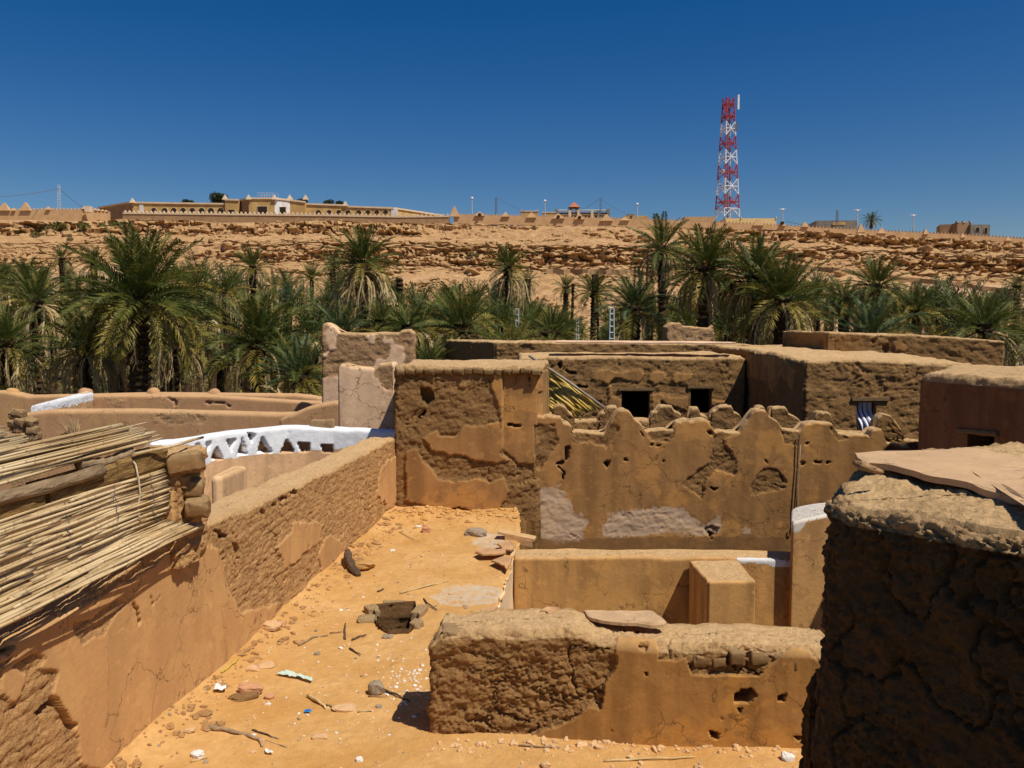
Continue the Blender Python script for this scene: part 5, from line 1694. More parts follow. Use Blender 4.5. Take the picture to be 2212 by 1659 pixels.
def frond_vf(seed, droop, n=34, leaf=.20, L=1.0, w=.0135, twist=.5, ragged=.0, pinch=1.0):
    """unit frond: grows along +x and bends toward -z; leaflets in a V on both sides"""
    r = random.Random(seed)
    pts = []
    K = 12
    x = z = y = 0.0
    a = .05
    side = r.uniform(-.1, .1)
    for k in range(K + 1):
        pts.append(Vector((x, y, z)))
        t = k / K
        a -= droop / K * (.35 + 1.3 * t)
        x += math.cos(a) * L / K; z += math.sin(a) * L / K; y += side * t * L / K
    def P(t):
        f = t * K; i = min(int(f), K - 1); return pts[i].lerp(pts[i + 1], f - i)
    def D(t):
        i = min(int(t * K), K - 1); return (pts[i + 1] - pts[i]).normalized()
    V, Q = [], []
    rad = [.011 * (1 - .8 * k / K) * L for k in range(K + 1)]
    tv, tf = tube_vf(pts[::2], rad[::2], 3, cap=False)
    parts = [(tv, tf)]
    for k in range(n):
        t = .17 + .83 * (k + r.uniform(-.2, .2)) / n
        t = min(max(t, .15), .999)
        if r.random() < ragged: continue
        p = P(t); d = D(t)
        sd = Vector((-d.y, d.x, 0)).normalized(); upv = sd.cross(d) * -1
        if upv.z < 0: upv = -upv
        for s in (-1, 1):
            l = leaf * (math.sin(math.pi * min(1, (t * .86 + .10))) ** .55) * r.uniform(.8, 1.1) * L
            fwd = .55 + .5 * t
            dr = (sd * s * pinch + d * (fwd + r.uniform(-.1, .1)) + upv * (twist + r.uniform(-.25, .25))).normalized()
            tip = p + dr * l - Vector((0, 0, 1)) * l * r.uniform(.08, .3)
            mid = p + dr * l * .45
            wv = dr.cross(sd * s).normalized() * 0 + d * w * L
            i = len(V)
            V += [tuple(p - wv * .5), tuple(mid + wv), tuple(tip), tuple(mid - wv * .9)]
            Q.append((i, i + 1, i + 2, i + 3))
    parts.append((np.array(V), np.array(Q)))
    return join_vf(parts)

def dead_vf(seed, n=16, L=1.0, out=.35, hi=True):
    """dry hanging frond: arches out from the crown and falls, leaflets folded down along it"""
    r = random.Random(seed)
    pts = []
    K = 9
    a = .25
    x = z = 0
    for k in range(K + 1):
        pts.append(Vector((x, .02 * math.sin(k * .8 + seed), z)))
        a -= (1.95 + r.uniform(-.2, .2)) / K * (1.9 - 1.5 * k / K) * (1.1 - out * .4)
        a = max(a, -1.62 + r.uniform(-.05, .12))
        x += math.cos(a) * L / K; z += math.sin(a) * L / K
    tv, tf = tube_vf(pts, [.022 * L * (1 - .6 * k / K) for k in range(K + 1)], 3, cap=False)
    V, Q = [], []
    for k in range(n):
        t = .3 + .7 * k / n
        f = t * K; i0 = min(int(f), K - 1); p = pts[i0].lerp(pts[i0 + 1], f - i0)
        for s in (-1, 1):
            l = .15 * L * r.uniform(.5, 1.1)
            tip = p + Vector((r.uniform(-.3, .3), s * r.uniform(.1, .55), -1)).normalized() * l
            mid = p.lerp(tip, .5) + Vector((r.uniform(-.012, .012), .004 * s, 0)) * L
            i = len(V); w = .007 * L
            V += [tuple(p), tuple(mid + Vector((w, w * .5, 0))), tuple(tip), tuple(mid - Vector((w, w * .5, 0)))]
            Q.append((i, i + 1, i + 2, i + 3))
    return join_vf([(tv, tf), (np.array(V), np.array(Q))])

def mk(name, vf, mat):
    me = mesh_np(name, vf[0], vf[1], False)
    me.materials.append(mat)
    return me
DROOPS = [.25, .45, .7, 1.0, 1.35]
FRG = [mk("frond", frond_vf(400 + i, DROOPS[i], 40), M_green) for i in range(5)]
FRB = [mk("frond", frond_vf(410 + i, DROOPS[i], 40), M_blue) for i in range(5)]
FRO = [mk("frond", frond_vf(420 + i, DROOPS[min(i + 1, 4)] + .3, 34, ragged=.15), M_olive) for i in range(4)]
FRD = [mk("dead_frond", dead_vf(430 + i, 18, out=.2 * i), M_dead) for i in range(5)]

def trunk_vf(h, r0, seed, sides=9):
    rings = max(8, int(h / .16))
    V = []
    rr = random.Random(seed)
    lean = (rr.uniform(-.05, .05), rr.uniform(-.03, .03))
    for j in range(rings + 1):
        t = j / rings
        z = h * t
        r = r0 * (1.15 - .25 * t) * (1 + (.22 if j % 2 else -.1)) * (1.25 if t > .93 else 1)
        for k in range(sides):
            a = 2 * math.pi * (k + .5 * (j % 2)) / sides
            q = r * (1 + rr.uniform(-.16, .16))
            V.append((lean[0] * z * (1 - .3 * t) - lean[0] * h * .7 + q * math.cos(a), lean[1] * z + q * math.sin(a) - lean[1] * h, z))
    F = [(j * sides + k, j * sides + (k + 1) % sides, (j + 1) * sides + (k + 1) % sides, (j + 1) * sides + k) for j in range(rings) for k in range(sides)]
    return np.array(V), [np.array(F)]
def ground_z(y): return float(np.interp(y, [-60, 30, 36, 60, 85, 120, 150], [-3, -3, -5, -5, -3.6, .6, 5.0]))

def frond_rots(r, n, e0=1.45, e1=-.35, gold=2.39996):
    out = []
    for k in range(n):
        t = (k + .5) / n
        el = e0 + (e1 - e0) * (t ** .85) + r.uniform(-.12, .12)
        out.append((k * gold + r.uniform(-.25, .25), el, t))
    return out

def big_palm(label, qx, qy, R, d, seed, green=44, dead=16, deadlen=.95, olive=.22, blue=0.0, trunk_r=.30, spread=1.0, skirt_low=0, e1=-.45, lean=0, name="date_palm", cat="palm tree", group="date palms standing out of the oasis", gz=None):
    """palm whose crown heart is at a photo position, with frond length from its crown radius"""
    r = random.Random(seed)
    c = at(qx, qy, d)
    L = R * KQ / FPX * d * 1.14
    g = ground_z(d) if gz is None else gz
    h = max(c.z - g, .3)
    root = thing(name, label, cat, (c.x, c.y, g), group)
    if h > .6:
        put("trunk", mk("palm_trunk", trunk_vf(h, trunk_r, seed), M_trunk), None, root)
    for az, el, t in frond_rots(r, green, 1.45, e1):
        k = min(4, int(t * 4.2 + r.uniform(0, .8)))
        s = L * (1 - .28 * max(0, .25 - t) / .25 * .6) * r.uniform(.86, 1.08)
        m = FRO[min(3, k)] if (t > 1 - olive and r.random() < .8) or r.random() < .05 else (FRB[k] if r.random() < blue else FRG[k])
        e = Matrix.Rotation(az, 4, 'Z') @ Matrix.Rotation(-el, 4, 'Y') @ Matrix.Rotation(r.uniform(-.4, .4), 4, 'X')
        o = put("frond", m, None, root, (0.14 * math.cos(az), .14 * math.sin(az), h - .10 - .25 * t), e.to_euler(), (s, s, s))
    for k in range(dead):
        az = k * 2.39996 + r.uniform(-.3, .3)
        s = L * deadlen * r.uniform(.75, 1.15)
        put("dead_frond", r.choice(FRD), None, root, (.2 * math.cos(az), .2 * math.sin(az), h - .35 - skirt_low * r.random() - .3 * r.random()),
            (r.uniform(-.15, .15), r.uniform(-.25, .2), az), (s * spread, s * spread, s * r.uniform(.85, 1.15)))
    return root

BIG = [
 # label, qx, qy(crown heart), R(Q px), d, kwargs
 ("largest palm of the oasis at left, wide deep green crown on a thick dark trunk", 300, 640, 158, 36, dict(green=64, dead=9, deadlen=.95, trunk_r=.40, olive=.28, e1=-.5)),
 ("broad palm with a pale hanging skirt, lower right of the largest palm", 556, 735, 122, 37, dict(green=52, dead=15, deadlen=1.0)),
 ("tall palm with a very long straw skirt, alone before the slope left of centre", 784, 562, 80, 58, dict(green=44, dead=46, deadlen=1.35, skirt_low=1.3, trunk_r=.3, e1=-.3)),
 ("small palm with spiky crown and straw skirt against the pale slope at left", 545, 575, 50, 78, dict(green=28, dead=20, deadlen=.8, e1=-.1)),
 ("palm with tattered upright fronds and straw skirt, upper left", 78, 645, 76, 47, dict(green=26, dead=32, deadlen=1.5, e1=-.1)),
 ("palm with wide tan skirt lower left of the largest palm", 183, 745, 104, 38, dict(green=34, dead=40, deadlen=1.0, e1=-.2)),
 ("palm with hanging tan skirt cut by the left edge", 12, 735, 90, 38, dict(green=40, dead=36, deadlen=1.3)),
 ("small palm at the foot of the slope, leftmost against the pale rock", 133, 556, 30, 98, dict(green=30, dead=10, deadlen=.7)),
 ("small palm just left behind the largest crown", 203, 567, 40, 85, dict(green=30, dead=12, deadlen=.8)),
 ("dark spreading palm low beside the tall ruined wall", 648, 800, 100, 33, dict(green=40, dead=4, blue=.5)),
 ("palm with striped hanging skirt right of the biggest trunk", 378, 740, 84, 42, dict(green=34, dead=22, deadlen=1.05)),
 ("small palm below the pale slope left of the tall skirted palm", 718, 567, 32, 92, dict(green=28, dead=14, deadlen=.9)),
 ("squat wide palm with drooping pale skirt above the far parapet", 1000, 700, 100, 36, dict(green=40, dead=30, deadlen=1.0, spread=1.15, olive=.3)),
 ("slender palm with compact crown and straw skirt at centre", 1097, 570, 50, 56, dict(green=38, dead=38, deadlen=1.3, skirt_low=.8, trunk_r=.26, e1=-.3)),
 ("small skirted palm close right of the slender centre palm", 1140, 603, 24, 84, dict(green=22, dead=20, deadlen=1.1)),
 ("tallest slim palm of the right group, crown reaching the ridge line", 1430, 530, 72, 50, dict(green=34, dead=30, deadlen=1.0, trunk_r=.26, e1=-.6)),
 ("full palm with heavy brown skirt, second in the right group", 1525, 574, 98, 44, dict(green=50, dead=42, deadlen=.95, trunk_r=.38, e1=-.5)),
 ("dark dense palm, third in the right group below the mast", 1632, 594, 100, 43, dict(green=50, dead=34, deadlen=1.0, trunk_r=.38, blue=.25, e1=-.5)),
 ("wide palm leaning its fronds out to the right, fourth in the right group", 1690, 640, 105, 41, dict(green=46, dead=26, deadlen=1.05, olive=.35, trunk_r=.34)),
 ("dark feathery palm low at the left of the right group", 1372, 660, 84, 46, dict(green=44, dead=6, blue=.55)),
 ("round-crowned palm on a dark trunk, alone before the right slope", 1893, 612, 68, 50, dict(green=44, dead=14, deadlen=.8, trunk_r=.3)),
 ("squat palm with fountain-like tan skirt near the right edge", 2126, 700, 84, 40, dict(green=34, dead=34, deadlen=1.1, spread=1.1)),
 ("small palm high at the right edge of the oasis", 2197, 615, 28, 82, dict(green=26, dead=20, deadlen=1.1)),
 ("bushy stemless palm with tan skirt, right of centre", 1190, 712, 66, 38, dict(green=36, dead=22, deadlen=1.0, spread=1.15)),
 ("spreading blue-green palm fronds rising behind the sloping parapet", 1880, 722, 100, 36, dict(green=30, dead=0, blue=.9, e1=.25)),
 ("palm half hidden left of the round-crowned palm at right", 1822, 640, 54, 60, dict(green=34, dead=16)),
 ("leafy olive palm right of the round-crowned palm", 1975, 668, 70, 52, dict(green=40, dead=8, olive=.5)),
 ("palm with tan skirt between the tall skirted palm and the far parapet", 822, 690, 52, 48, dict(green=34, dead=22, deadlen=1.0)),
 ("bushy dark palm on the terrace right of centre, above the others", 1283, 628, 46, 86, dict(green=40, dead=4)),
 ("rounded dark bushy palm on the terrace, left of a larger one", 1222, 618, 28, 90, dict(green=34, dead=0)),
 ("small dark palm standing on the ridge line at right", 1883, 474, 20, 212, dict(green=34, dead=8, deadlen=.8, gz=at(0, 494, 212).z, trunk_r=.35)),
 ("blue-green fronds rising beside the tall ruined wall", 738, 712, 76, 40, dict(green=26, dead=2, blue=.9, e1=.3)),
 ("palm with bleached skirt left of the far parapet's dark end", 880, 700, 50, 44, dict(green=30, dead=16, deadlen=1.0)),
 ("bright green low palm just right of the tall ruined wall", 925, 775, 60, 33, dict(green=34, dead=2, olive=.1)),
]
for i, (lb_, qx, qy, R, d, kw) in enumerate(BIG):
    big_palm(lb_, qx, qy, R, d, 500 + i, **kw)
# dead trunk without crown
p = at(862, 600, 62)
o = thing("palm_stump", "headless dead palm trunk standing right of the tall skirted palm", "palm trunk", (p.x, p.y, ground_z(62)))
put("trunk", mk("palm_trunk", trunk_vf(p.z - ground_z(62), .22, 7), M_trunk), None, o)
for k, (qx, qy) in enumerate(((1282, 592), (1290, 594), (1238, 612))):
    p = at(qx, qy, 86)
    o = thing("palm_stump", ["thin bare dead palm stem, left one of the close pair above the terrace palms", "thin bare dead palm stem, right one of the close pair above the terrace palms", "short leaning dead palm stem left of the close pair of stems"][k], "palm trunk", (p.x, p.y, ground_z(86)))
    put("trunk", mk("palm_trunk", trunk_vf(p.z - ground_z(86), .14, 20 + k), M_trunk), None, o)

# the crowd of smaller palms between and behind
def crown_mesh(seed, green, dead, blue=0., e1=-.4):
    r = random.Random(seed)
    bins = {0: [], 1: [], 2: []}
    for az, el, t in frond_rots(r, green, 1.4, e1):
        k = min(4, int(t * 4.2 + r.uniform(0, .8)))
        V, F = frond_vf(seed * 50 + int(t * 999), DROOPS[k], 15, leaf=.18, w=.021)
        M = np.array((Matrix.Rotation(az, 3, 'Z') @ Matrix.Rotation(-el, 3, 'Y')))
        bins[1 if t > .66 else 0].append(((V * r.uniform(.85, 1.1)) @ M.T, F))
    for k in range(dead):
        az = k * 2.39996 + r.uniform(-.3, .3)
        V, F = dead_vf(seed * 70 + k, 8, out=.5 * r.random())
        M = np.array(Matrix.Rotation(az, 3, 'Z'))
        bins[2].append(((V * r.uniform(.7, 1.1)) @ M.T + np.array((0, 0, -.06)), F))
    out = []
    for b, nm, mt in ((0, "crown", M_blue if blue else M_green), (1, "lower_fronds", M_olive), (2, "dead_skirt", M_dead)):
        if bins[b]:
            out.append((nm, mk(nm, join_vf(bins[b]), mt)))
    return out
PROTO = [crown_mesh(20 + i, g, dd, b, e) for i, (g, dd, b, e) in enumerate(((26, 30, 0, -.3), (28, 40, 0, -.2), (28, 14, 0, -.5), (20, 44, 0, .0), (34, 6, 0, .0), (26, 4, 1, .1)))]
TRK = [mk("palm_trunk", trunk_vf(1.0, .045, 40 + i, 7), M_trunk) for i in range(3)]
def small_palm(x, y, cz, L, k, rz, label, group):
    g = ground_z(y)
    root = thing("date_palm", label, "palm tree", (x, y, g), group)
    h = max(cz - g, .2)
    if h > .8: put("trunk", TRK[k % 3], None, root, (0, 0, 0), (0, 0, rz), (4.5 if h < 5 else 5.5,) * 2 + (h,))
    for nm, me in PROTO[k]:
        put(nm, me, None, root, (0, 0, h), (0, 0, rz), (L, L, L))
rp = random.Random(77)
def top_limit(qx):           # highest photo row that the crowd of palms reaches
    return float(np.interp(qx, [0, 60, 250, 420, 560, 700, 900, 1000, 1150, 1250, 1400, 1560, 1750, 1850, 2000, 2100, 2212],
                           [590, 575, 600, 575, 610, 590, 625, 625, 650, 700, 640, 690, 610, 640, 620, 660, 640]))
LBL = [(0, 700, "one of the crowded palms of the left oasis, between the named bigger palms"), (700, 1450, "one of the crowded smaller palms in the middle of the oasis"), (1450, 2300, "one of the crowded smaller palms behind the right palm group")]
REG = [(-999, 120, "by the left edge"), (120, 420, "around the largest palm"), (420, 690, "left of the tall ruined wall"), (690, 950, "behind the tall ruined wall"),
       (950, 1240, "around the slender centre palm"), (1240, 1460, "left of the right palm group"), (1460, 1760, "behind the right palm group"), (1760, 9999, "toward the right edge")]
n = 0
for band_, (d0, d1, cnt) in enumerate(((88, 108, 66), (70, 88, 64), (54, 70, 60), (42, 54, 52), (33, 40, 40))):
    for i in range(cnt):
        qx = -60 + 2340 * (i + rp.random()) / cnt
        d = rp.uniform(d0, d1)
        if band_ >= 4 and (1240 < qx < 1800): continue
        if band_ in (1, 2, 3) and 1180 < qx < 1560 and rp.random() < .5: continue
        if band_ == 4:
            qy = rp.uniform(770, 830) if qx < 700 else rp.uniform(745, 775)
        elif band_ == 0:
            qy = top_limit(qx) + rp.uniform(5, 40)
        else:
            lo = top_limit(qx) + 25
            hi = [0, 700, 760, 810 if qx < 700 else 745][band_]
            qy = rp.uniform(lo, max(hi, lo + 30))
        L = rp.uniform(2.0, 3.1) if band_ else rp.uniform(1.8, 2.6)
        c = at(qx, qy, d)
        cz = max(c.z, ground_z(d) + .3)
        k = rp.choice((0, 1, 1, 3, 3, 2, 4, 5) if band_ < 4 else (0, 1, 2, 3, 4))
        clash = False
        for _, bx, by, bR, bd, kw_ in BIG:
            if d < bd + 3 and abs(qx - bx) < bR * .42 + L / d * FPX / KQ * .45 and by - bR < qy + L / d * FPX / KQ * .2 and qy - L / d * FPX / KQ * .9 < by + bR * (1.1 if kw_.get("dead", 16) > 12 else .5):
                clash = True
        if clash: continue
        look = ["slim palm with short straw skirt", "palm with thick straw skirt", "green palm with small skirt", "ragged thin palm with long straw skirt", "bushy full green palm", "upright blue-green palm"][k]
        reg = [l for a, b, l in REG if a <= qx < b][0]
        small_palm(c.x, d, cz, L, k, rp.uniform(0, 6), look + (" in front " if band_ > 2 else " far back ") + reg, "smaller palms " + reg)
        n += 1
# dense undergrowth of suckers and dry fronds on the oasis floor: nobody could count it
def undergrowth():
    r = random.Random(9)
    parts = {0: [], 1: [], 2: []}
    tmpl = [frond_vf(900 + i, .4 + .25 * i, 11, leaf=.2, w=.03) for i in range(4)]
    for i in range(5200):
        y = 31 + 74 * r.random() ** 1.2
        x = r.uniform(-.70, .70) * y
        V, F = tmpl[i % 4]
        s = r.uniform(1.0, 2.4)
        M = np.array(Matrix.Rotation(r.uniform(0, 6.28), 3, 'Z') @ Matrix.Rotation(-r.uniform(.3, 1.3), 3, 'Y'))
        b = r.choice((0, 0, 1, 1, 2))
        parts[b].append((V * s @ M.T + np.array((x, y, ground_z(y) + r.uniform(0, 1.0 if r.random() < .5 or not x < -.12 * y else 4.0))), F))
    root = thing("undergrowth", "dense tangle of palm suckers and fallen fronds covering the oasis floor", "undergrowth", (0, 60, -5))
    root["kind"] = "stuff"
    for b, m in ((0, M_green), (1, M_olive), (2, M_dead)):
        V, F = join_vf(parts[b])
        o = wput("sucker_fronds" if b < 2 else "dry_fronds", V, F, m, root)
        o["kind"] = "stuff"
undergrowth()
# leafy round shrub trees behind the right palm trunks
M_lime_leaf = leaf_mat("garden_leaves", (.10, .14, .03), (.16, .19, .04))
GT = [leafball("crown", 1100, 1.0, 340 + i, M_lime_leaf, .8, .10) for i in range(2)]
for qx, qy, w, lb_ in ((1580, 680, 34, "bright green leafy bush behind the trunks of the right palm group"), (1830, 660, 26, "small bright green bush behind the palms at right"), (1555, 655, 20, "bright green bush top just left of the third right trunk")):
    p = at(qx, qy, 60); s = w * KQ / FPX * 60
    r_ = thing("garden_tree", lb_, "tree", (p.x, p.y, ground_z(60)))
    V, F = tube_vf([(p.x, p.y, ground_z(60)), (p.x + .1, p.y, p.z)], [.14, .06], 6); wput("trunk", V, F, M_bark, r_)
    for k in range(3):
        put("crown", GT[k % 2], None, r_, (rp.uniform(-.5, .5) * s, rp.uniform(-.4, .4) * s, p.z - ground_z(60) + rp.uniform(-.6, .3) * s), (0, 0, k), (s * .8, s * .8, s * .75))
# ruined adobe garden building behind the right palms, and lattice poles
RT = [(1440, 705), (1449, 697), (1470, 697), (1474, 704), (1500, 705), (1530, 708), (1545, 703), (1548, 695), (1557, 695), (1559, 712)]
ru = mud_block("garden_ruin", [(at(1447, 0, 41).x, 41), (at(1558, 0, 41).x, 41), (at(1558, 0, 41).x, 42), (at(1447, 0, 41).x, 42)], -5.2, line_top(RT, 41), .075, M_tan, rnd=.08, amp=.07, clod=.3, rows=.3, base=0, zfine=1.5, sun_dusty=.4)
tag(ru, "small crumbling adobe ruin among the trunks of the right palm group", "ruin")
for (q0, q1, w, d, lb_) in (((1321.5, 745), (1321.5, 665), 11, 36, "pale concrete lattice power pole in front of the palms right of centre"), ((1117, 745), (1117, 667), 8, 44, "slimmer pale lattice power pole beside the slender centre palm"),
                          ((1247, 740), (1247, 690), 6, 46, "faint short lattice pole between the two paler poles"), ((883, 712), (884, 680), 5, 50, "short pale pole top sticking out of low palms left of centre")):
    b = at(q0[0], q0[1], d); 
    root, t = ladder_pole("lattice_pole", lb_, q0, q1, d, w, M_polew, "lattice poles in the oasis", 0, 6)
# ------------------------------------------------------------------ smoke hole in the terrace
ctr = sum(PIT, Vector()) / len(PIT)
pit = thing("roof_opening", "square hole in the sandy terrace rimmed with mud bricks", "roof opening", ctr)
def pit_shaft():
    pts = []
    for i in range(len(PIT)):
        for k in range(10): pts.append(PIT[i].lerp(PIT[(i + 1) % len(PIT)], k / 10))
    zs = np.linspace(.06, -1.1, 60)
    P = np.array([((ctr.x + (p.x - ctr.x) * (1.0 - .12 * min(1, j / 8))), ctr.y + (p.y - ctr.y) * (1.0 - .12 * min(1, j / 8)), z) for j, z in enumerate(zs) for p in pts])
    P[:, 2][:len(pts)] = terrace_h(P[:len(pts), 0], P[:len(pts), 1]) - .004
    h = earth_relief(P, .035, .07, 0)
    h[:len(pts)] = 0
    dv = P[:, :2] - np.array((ctr.x, ctr.y)); dv /= np.linalg.norm(dv, axis=1)[:, None]
    P[:, :2] -= dv * h[:, None]
    m = len(pts)
    F = np.array([(j * m + i, (j + 1) * m + i, (j + 1) * m + (i + 1) % m, j * m + (i + 1) % m) for j in range(len(zs) - 1) for i in range(m)])
    wput("shaft", P, F[:, ::-1], M_dark, pit, True, np.zeros((len(P), 3)))  # darker earth on the shaft walls paints in the shade inside the hole
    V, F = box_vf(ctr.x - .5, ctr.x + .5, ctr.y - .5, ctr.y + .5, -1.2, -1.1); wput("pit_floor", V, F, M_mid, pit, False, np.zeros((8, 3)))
pit_shaft()
for (qx, qy), s, rz in (((793, 1336), (.27, .22, .17), .1), ((803, 1313), (.20, .22, .16), .5), ((905, 1318), (.17, .34, .17), -.25), ((900, 1345), (.16, .18, .17), -.3), ((850, 1300), (.34, .12, .05), 0)):
    p = atz(qx, qy, .03)
    brick(pit, p + Vector((0, .03, -.055 if s[2] > .1 else -.02)), (s[0] * .8, s[1] * .9, s[2] * .85), rz, mat=M_cream)
for a, b in (((700, 1190), (712, 1110)), ((712, 1115), (765, 1140))):
    pass

# ------------------------------------------------------------------ reeds
def reed_mat(name, c1, c2, c3):
    t = NT(name)
    oi = t.n("ShaderNodeObjectInfo")
    v = t.coord((3, 60, 60))
    n = t.noise(1.0, 3, v)
    c = t.mix(oi.outputs["Random"], c1, c2)
    c = t.mix(t.ramp(n, .45, .65, 0, .7), c, c3)
    at_ = t.n("ShaderNodeAttribute", attribute_name="msk"); sep = t.n("ShaderNodeSeparateColor"); t.link(at_.outputs["Color"], sep.inputs[0])
    c = t.mix(sep.outputs[0], c, (.22, .13, .06))
    t.b.inputs["Roughness"].default_value = .6
    t.b.inputs["Specular IOR Level"].default_value = .3
    return t.done(c)
M_reed = reed_mat("dry_reed", (.58, .41, .20), (.36, .23, .10), (.70, .54, .31))
M_yreed = reed_mat("yellow_reed", (.66, .44, .07), (.45, .27, .04), (.78, .58, .16))
def reed_mesh(i, mat):
    """unit reed along +x with nodes, slightly bent"""
    r = random.Random(i)
    pts, rad, mk_ = [], [], []
    x = 0; nodes = sorted(r.uniform(0, 1) for _ in range(9))
    ts = sorted(set([0, 1] + [v for n in nodes for v in (max(0, n - .004), n, min(1, n + .004))] + [k / 8 for k in range(9)]))
    b1, b2 = r.uniform(-.004, .004), r.uniform(-.003, .003)
    for t in ts:
        pts.append((t, b1 * math.sin(3.1 * t + i) + .003 * math.sin(9 * t + i), b2 * math.sin(4.2 * t)))
        isn = any(abs(t - n) < 1e-9 for n in nodes)
        rad.append(.0034 * (1 - .25 * t) * (1.22 if isn else 1)); mk_.append(.8 if isn else 0)
    V, F = tube_vf(pts, rad, 6)
    m = np.zeros((len(V), 3)); m[:len(pts) * 6, 0] = np.repeat(mk_, 6)
    me = mesh_np("reed", V, F, True, m); me.materials.append(mat)
    return me
REEDS = [reed_mesh(i, M_reed) for i in range(8)]
YREEDS = [reed_mesh(30 + i, M_yreed) for i in range(5)]
rr_ = random.Random(21)
def reed(parent, a, b, thick=1.0, meshes=REEDS, name="reed"):
    a = Vector(a); b = Vector(b); d = b - a; L = d.length
    e = d.to_track_quat('X', 'Z').to_euler()
    me = rr_.choice(meshes)
    return put(name, me, None, parent, a - parent.location, e, (L, 3.7 * thick, 3.7 * thick))
g = wall_line
roof = thing("reed_roof", "dry reed roof of loose parallel canes on a log at the left edge", "reed roof", (g(5.6) - .6, 5.6, 2.45))
mat_ = thing("reed_mat", "tied reed mat hanging over the long mud brick wall, its lower edge flared out", "reed mat", (g(5.6), 5.6, 1.7))
sec = []
for i in range(30):
    t = i / 29; sec.append((.015 + .03 * math.sin(t * 3.1), 2.265 - .46 * t))
for i in range(15):
    t = (i + 1) / 15; sec.append((.02 + .20 * t, 1.80 - .085 * t - .02 * t * t))
for i, (ox, z) in enumerate(sec):
    for half in (0, 1):
        if half == 0:
            y0, y1 = 3.7, rr_.uniform(5.1, 6.1)
        else:
            y0, y1 = ya - .12, 7.27 + rr_.uniform(-.03, .02) + (.018 * (i - 29) if i > 29 else 0)
        ya = y1
        j = rr_.uniform(-.004, .004); k = rr_.uniform(-.006, .006)
        reed(mat_, (g(y0) + ox + j, y0, z + k + .012 * half), (g(y1) + ox + j, y1, z + rr_.uniform(-.008, .008)), rr_.uniform(.85, 1.25))
# cords tying the mat
M_cord = plain("grey_cord", (.16, .16, .17), scale=5)
M_rope = plain("pale_rope", (.70, .58, .40), scale=20)
for yc in (4.55, 5.85, 6.45, 6.98):
    pts = [(g(yc) + ox + .015 + (.0 if i % 2 else .006), yc + .018 * math.sin(i * .9) + .012 * i * (i > 23) * .3, z + .004) for i, (ox, z) in enumerate(sec)]
    V, F = tube_vf(pts, .0035, 4); wput("tie_cord", V, F, M_cord, mat_)
pts = [at(*(lambda x, y: (.2766 * x, 890.9 + .2766 * y))(x, y), 6.75) for x, y in ((930, 385), (975, 375), (1005, 410), (1030, 520), (1045, 640), (1025, 740), (1030, 800), (1045, 858))]
pts = [Vector((p.x * (1) + .0, p.y, p.z)) for p in pts]
pts = [Vector((g(6.78) + .06 + (p.x - pts[4].x) * .8, 6.78 + (p.x - pts[4].x) * .2, p.z)) for p in pts]
cable("rope", pts, .0075, M_rope, "pale frayed rope dangling in front of the hanging reed mat", "rope", None, 6)
# wooden beams under the roof edge
M_beam = plain("rough_beam", (.38, .23, .075), (.16, .085, .03), scale=14, stretch=(1, .35, 3), bump=.9, dist=.03)
for y0, y1, dz in ((3.6, 5.68, 0), (5.74, 6.55, .01), (6.56, 7.32, .03)):
    zs = (2.262, 2.42 + dz)
    n = 30
    V = []
    for k in range(n + 1):
        y = y0 + (y1 - y0) * k / n
        for j in range(7):
            z = zs[0] + (zs[1] - zs[0]) * j / 6
            V.append((g(y) + .015 + (-.02 if j in (0, 6) else 0), y, z))
        V.append((g(y) - .16, y, zs[1])); V.append((g(y) - .16, y, zs[0]))
    V = np.array(V); nn_ = 9
    V = V + (.018 * fbm(V * np.array([6, 6, 16]), 4, 88))[:, None] * np.array([1, 0, .5])
    F = [(k * nn_ + j, k * nn_ + (j + 1) % nn_, (k + 1) * nn_ + (j + 1) % nn_, (k + 1) * nn_ + j) for k in range(n) for j in range(nn_)]
    caps = [tuple(range(nn_))[::-1], tuple(n * nn_ + i for i in range(nn_))]
    me = bpy.data.meshes.new("edge_beam"); me.from_pydata([tuple(v - np.array(roof.location)) for v in V], [], F + caps)
    put("edge_beam", me, M_beam, roof)
M_log = plain("log_bark", (.33, .23, .13), (.15, .09, .045), scale=9, stretch=(1, .3, 1), bump=1.0, dist=.03)
M_cut = plain("cut_wood", (.62, .40, .16), scale=10)
def log(parent, a, b, r, seed=0, name="log", bend=.02):
    a = Vector(a); b = Vector(b); n = 26
    pts = [a.lerp(b, k / n) + Vector((0, 0, bend * math.sin(k / n * 5 + seed))) for k in range(n + 1)]
    V, F = tube_vf(pts, [r * (1 + .08 * math.sin(k * 1.3 + seed) + (.12 if k in (9, 10) else 0)) for k in range(n + 1)], 12, cap=True)
    V = V + .006 * fbm(V * np.array([30, 6, 30]), 3, 61 + seed)[:, None]
    return wput(name, V, F, M_log, parent, True)
log(roof, (g(3.6) + .01, 3.6, 2.47), (g(6.33) + .02, 6.33, 2.42), .047, 1)
log(roof, (g(6.2) - .07, 6.2, 2.46), (g(6.82) - .04, 6.85, 2.47), .042, 2)
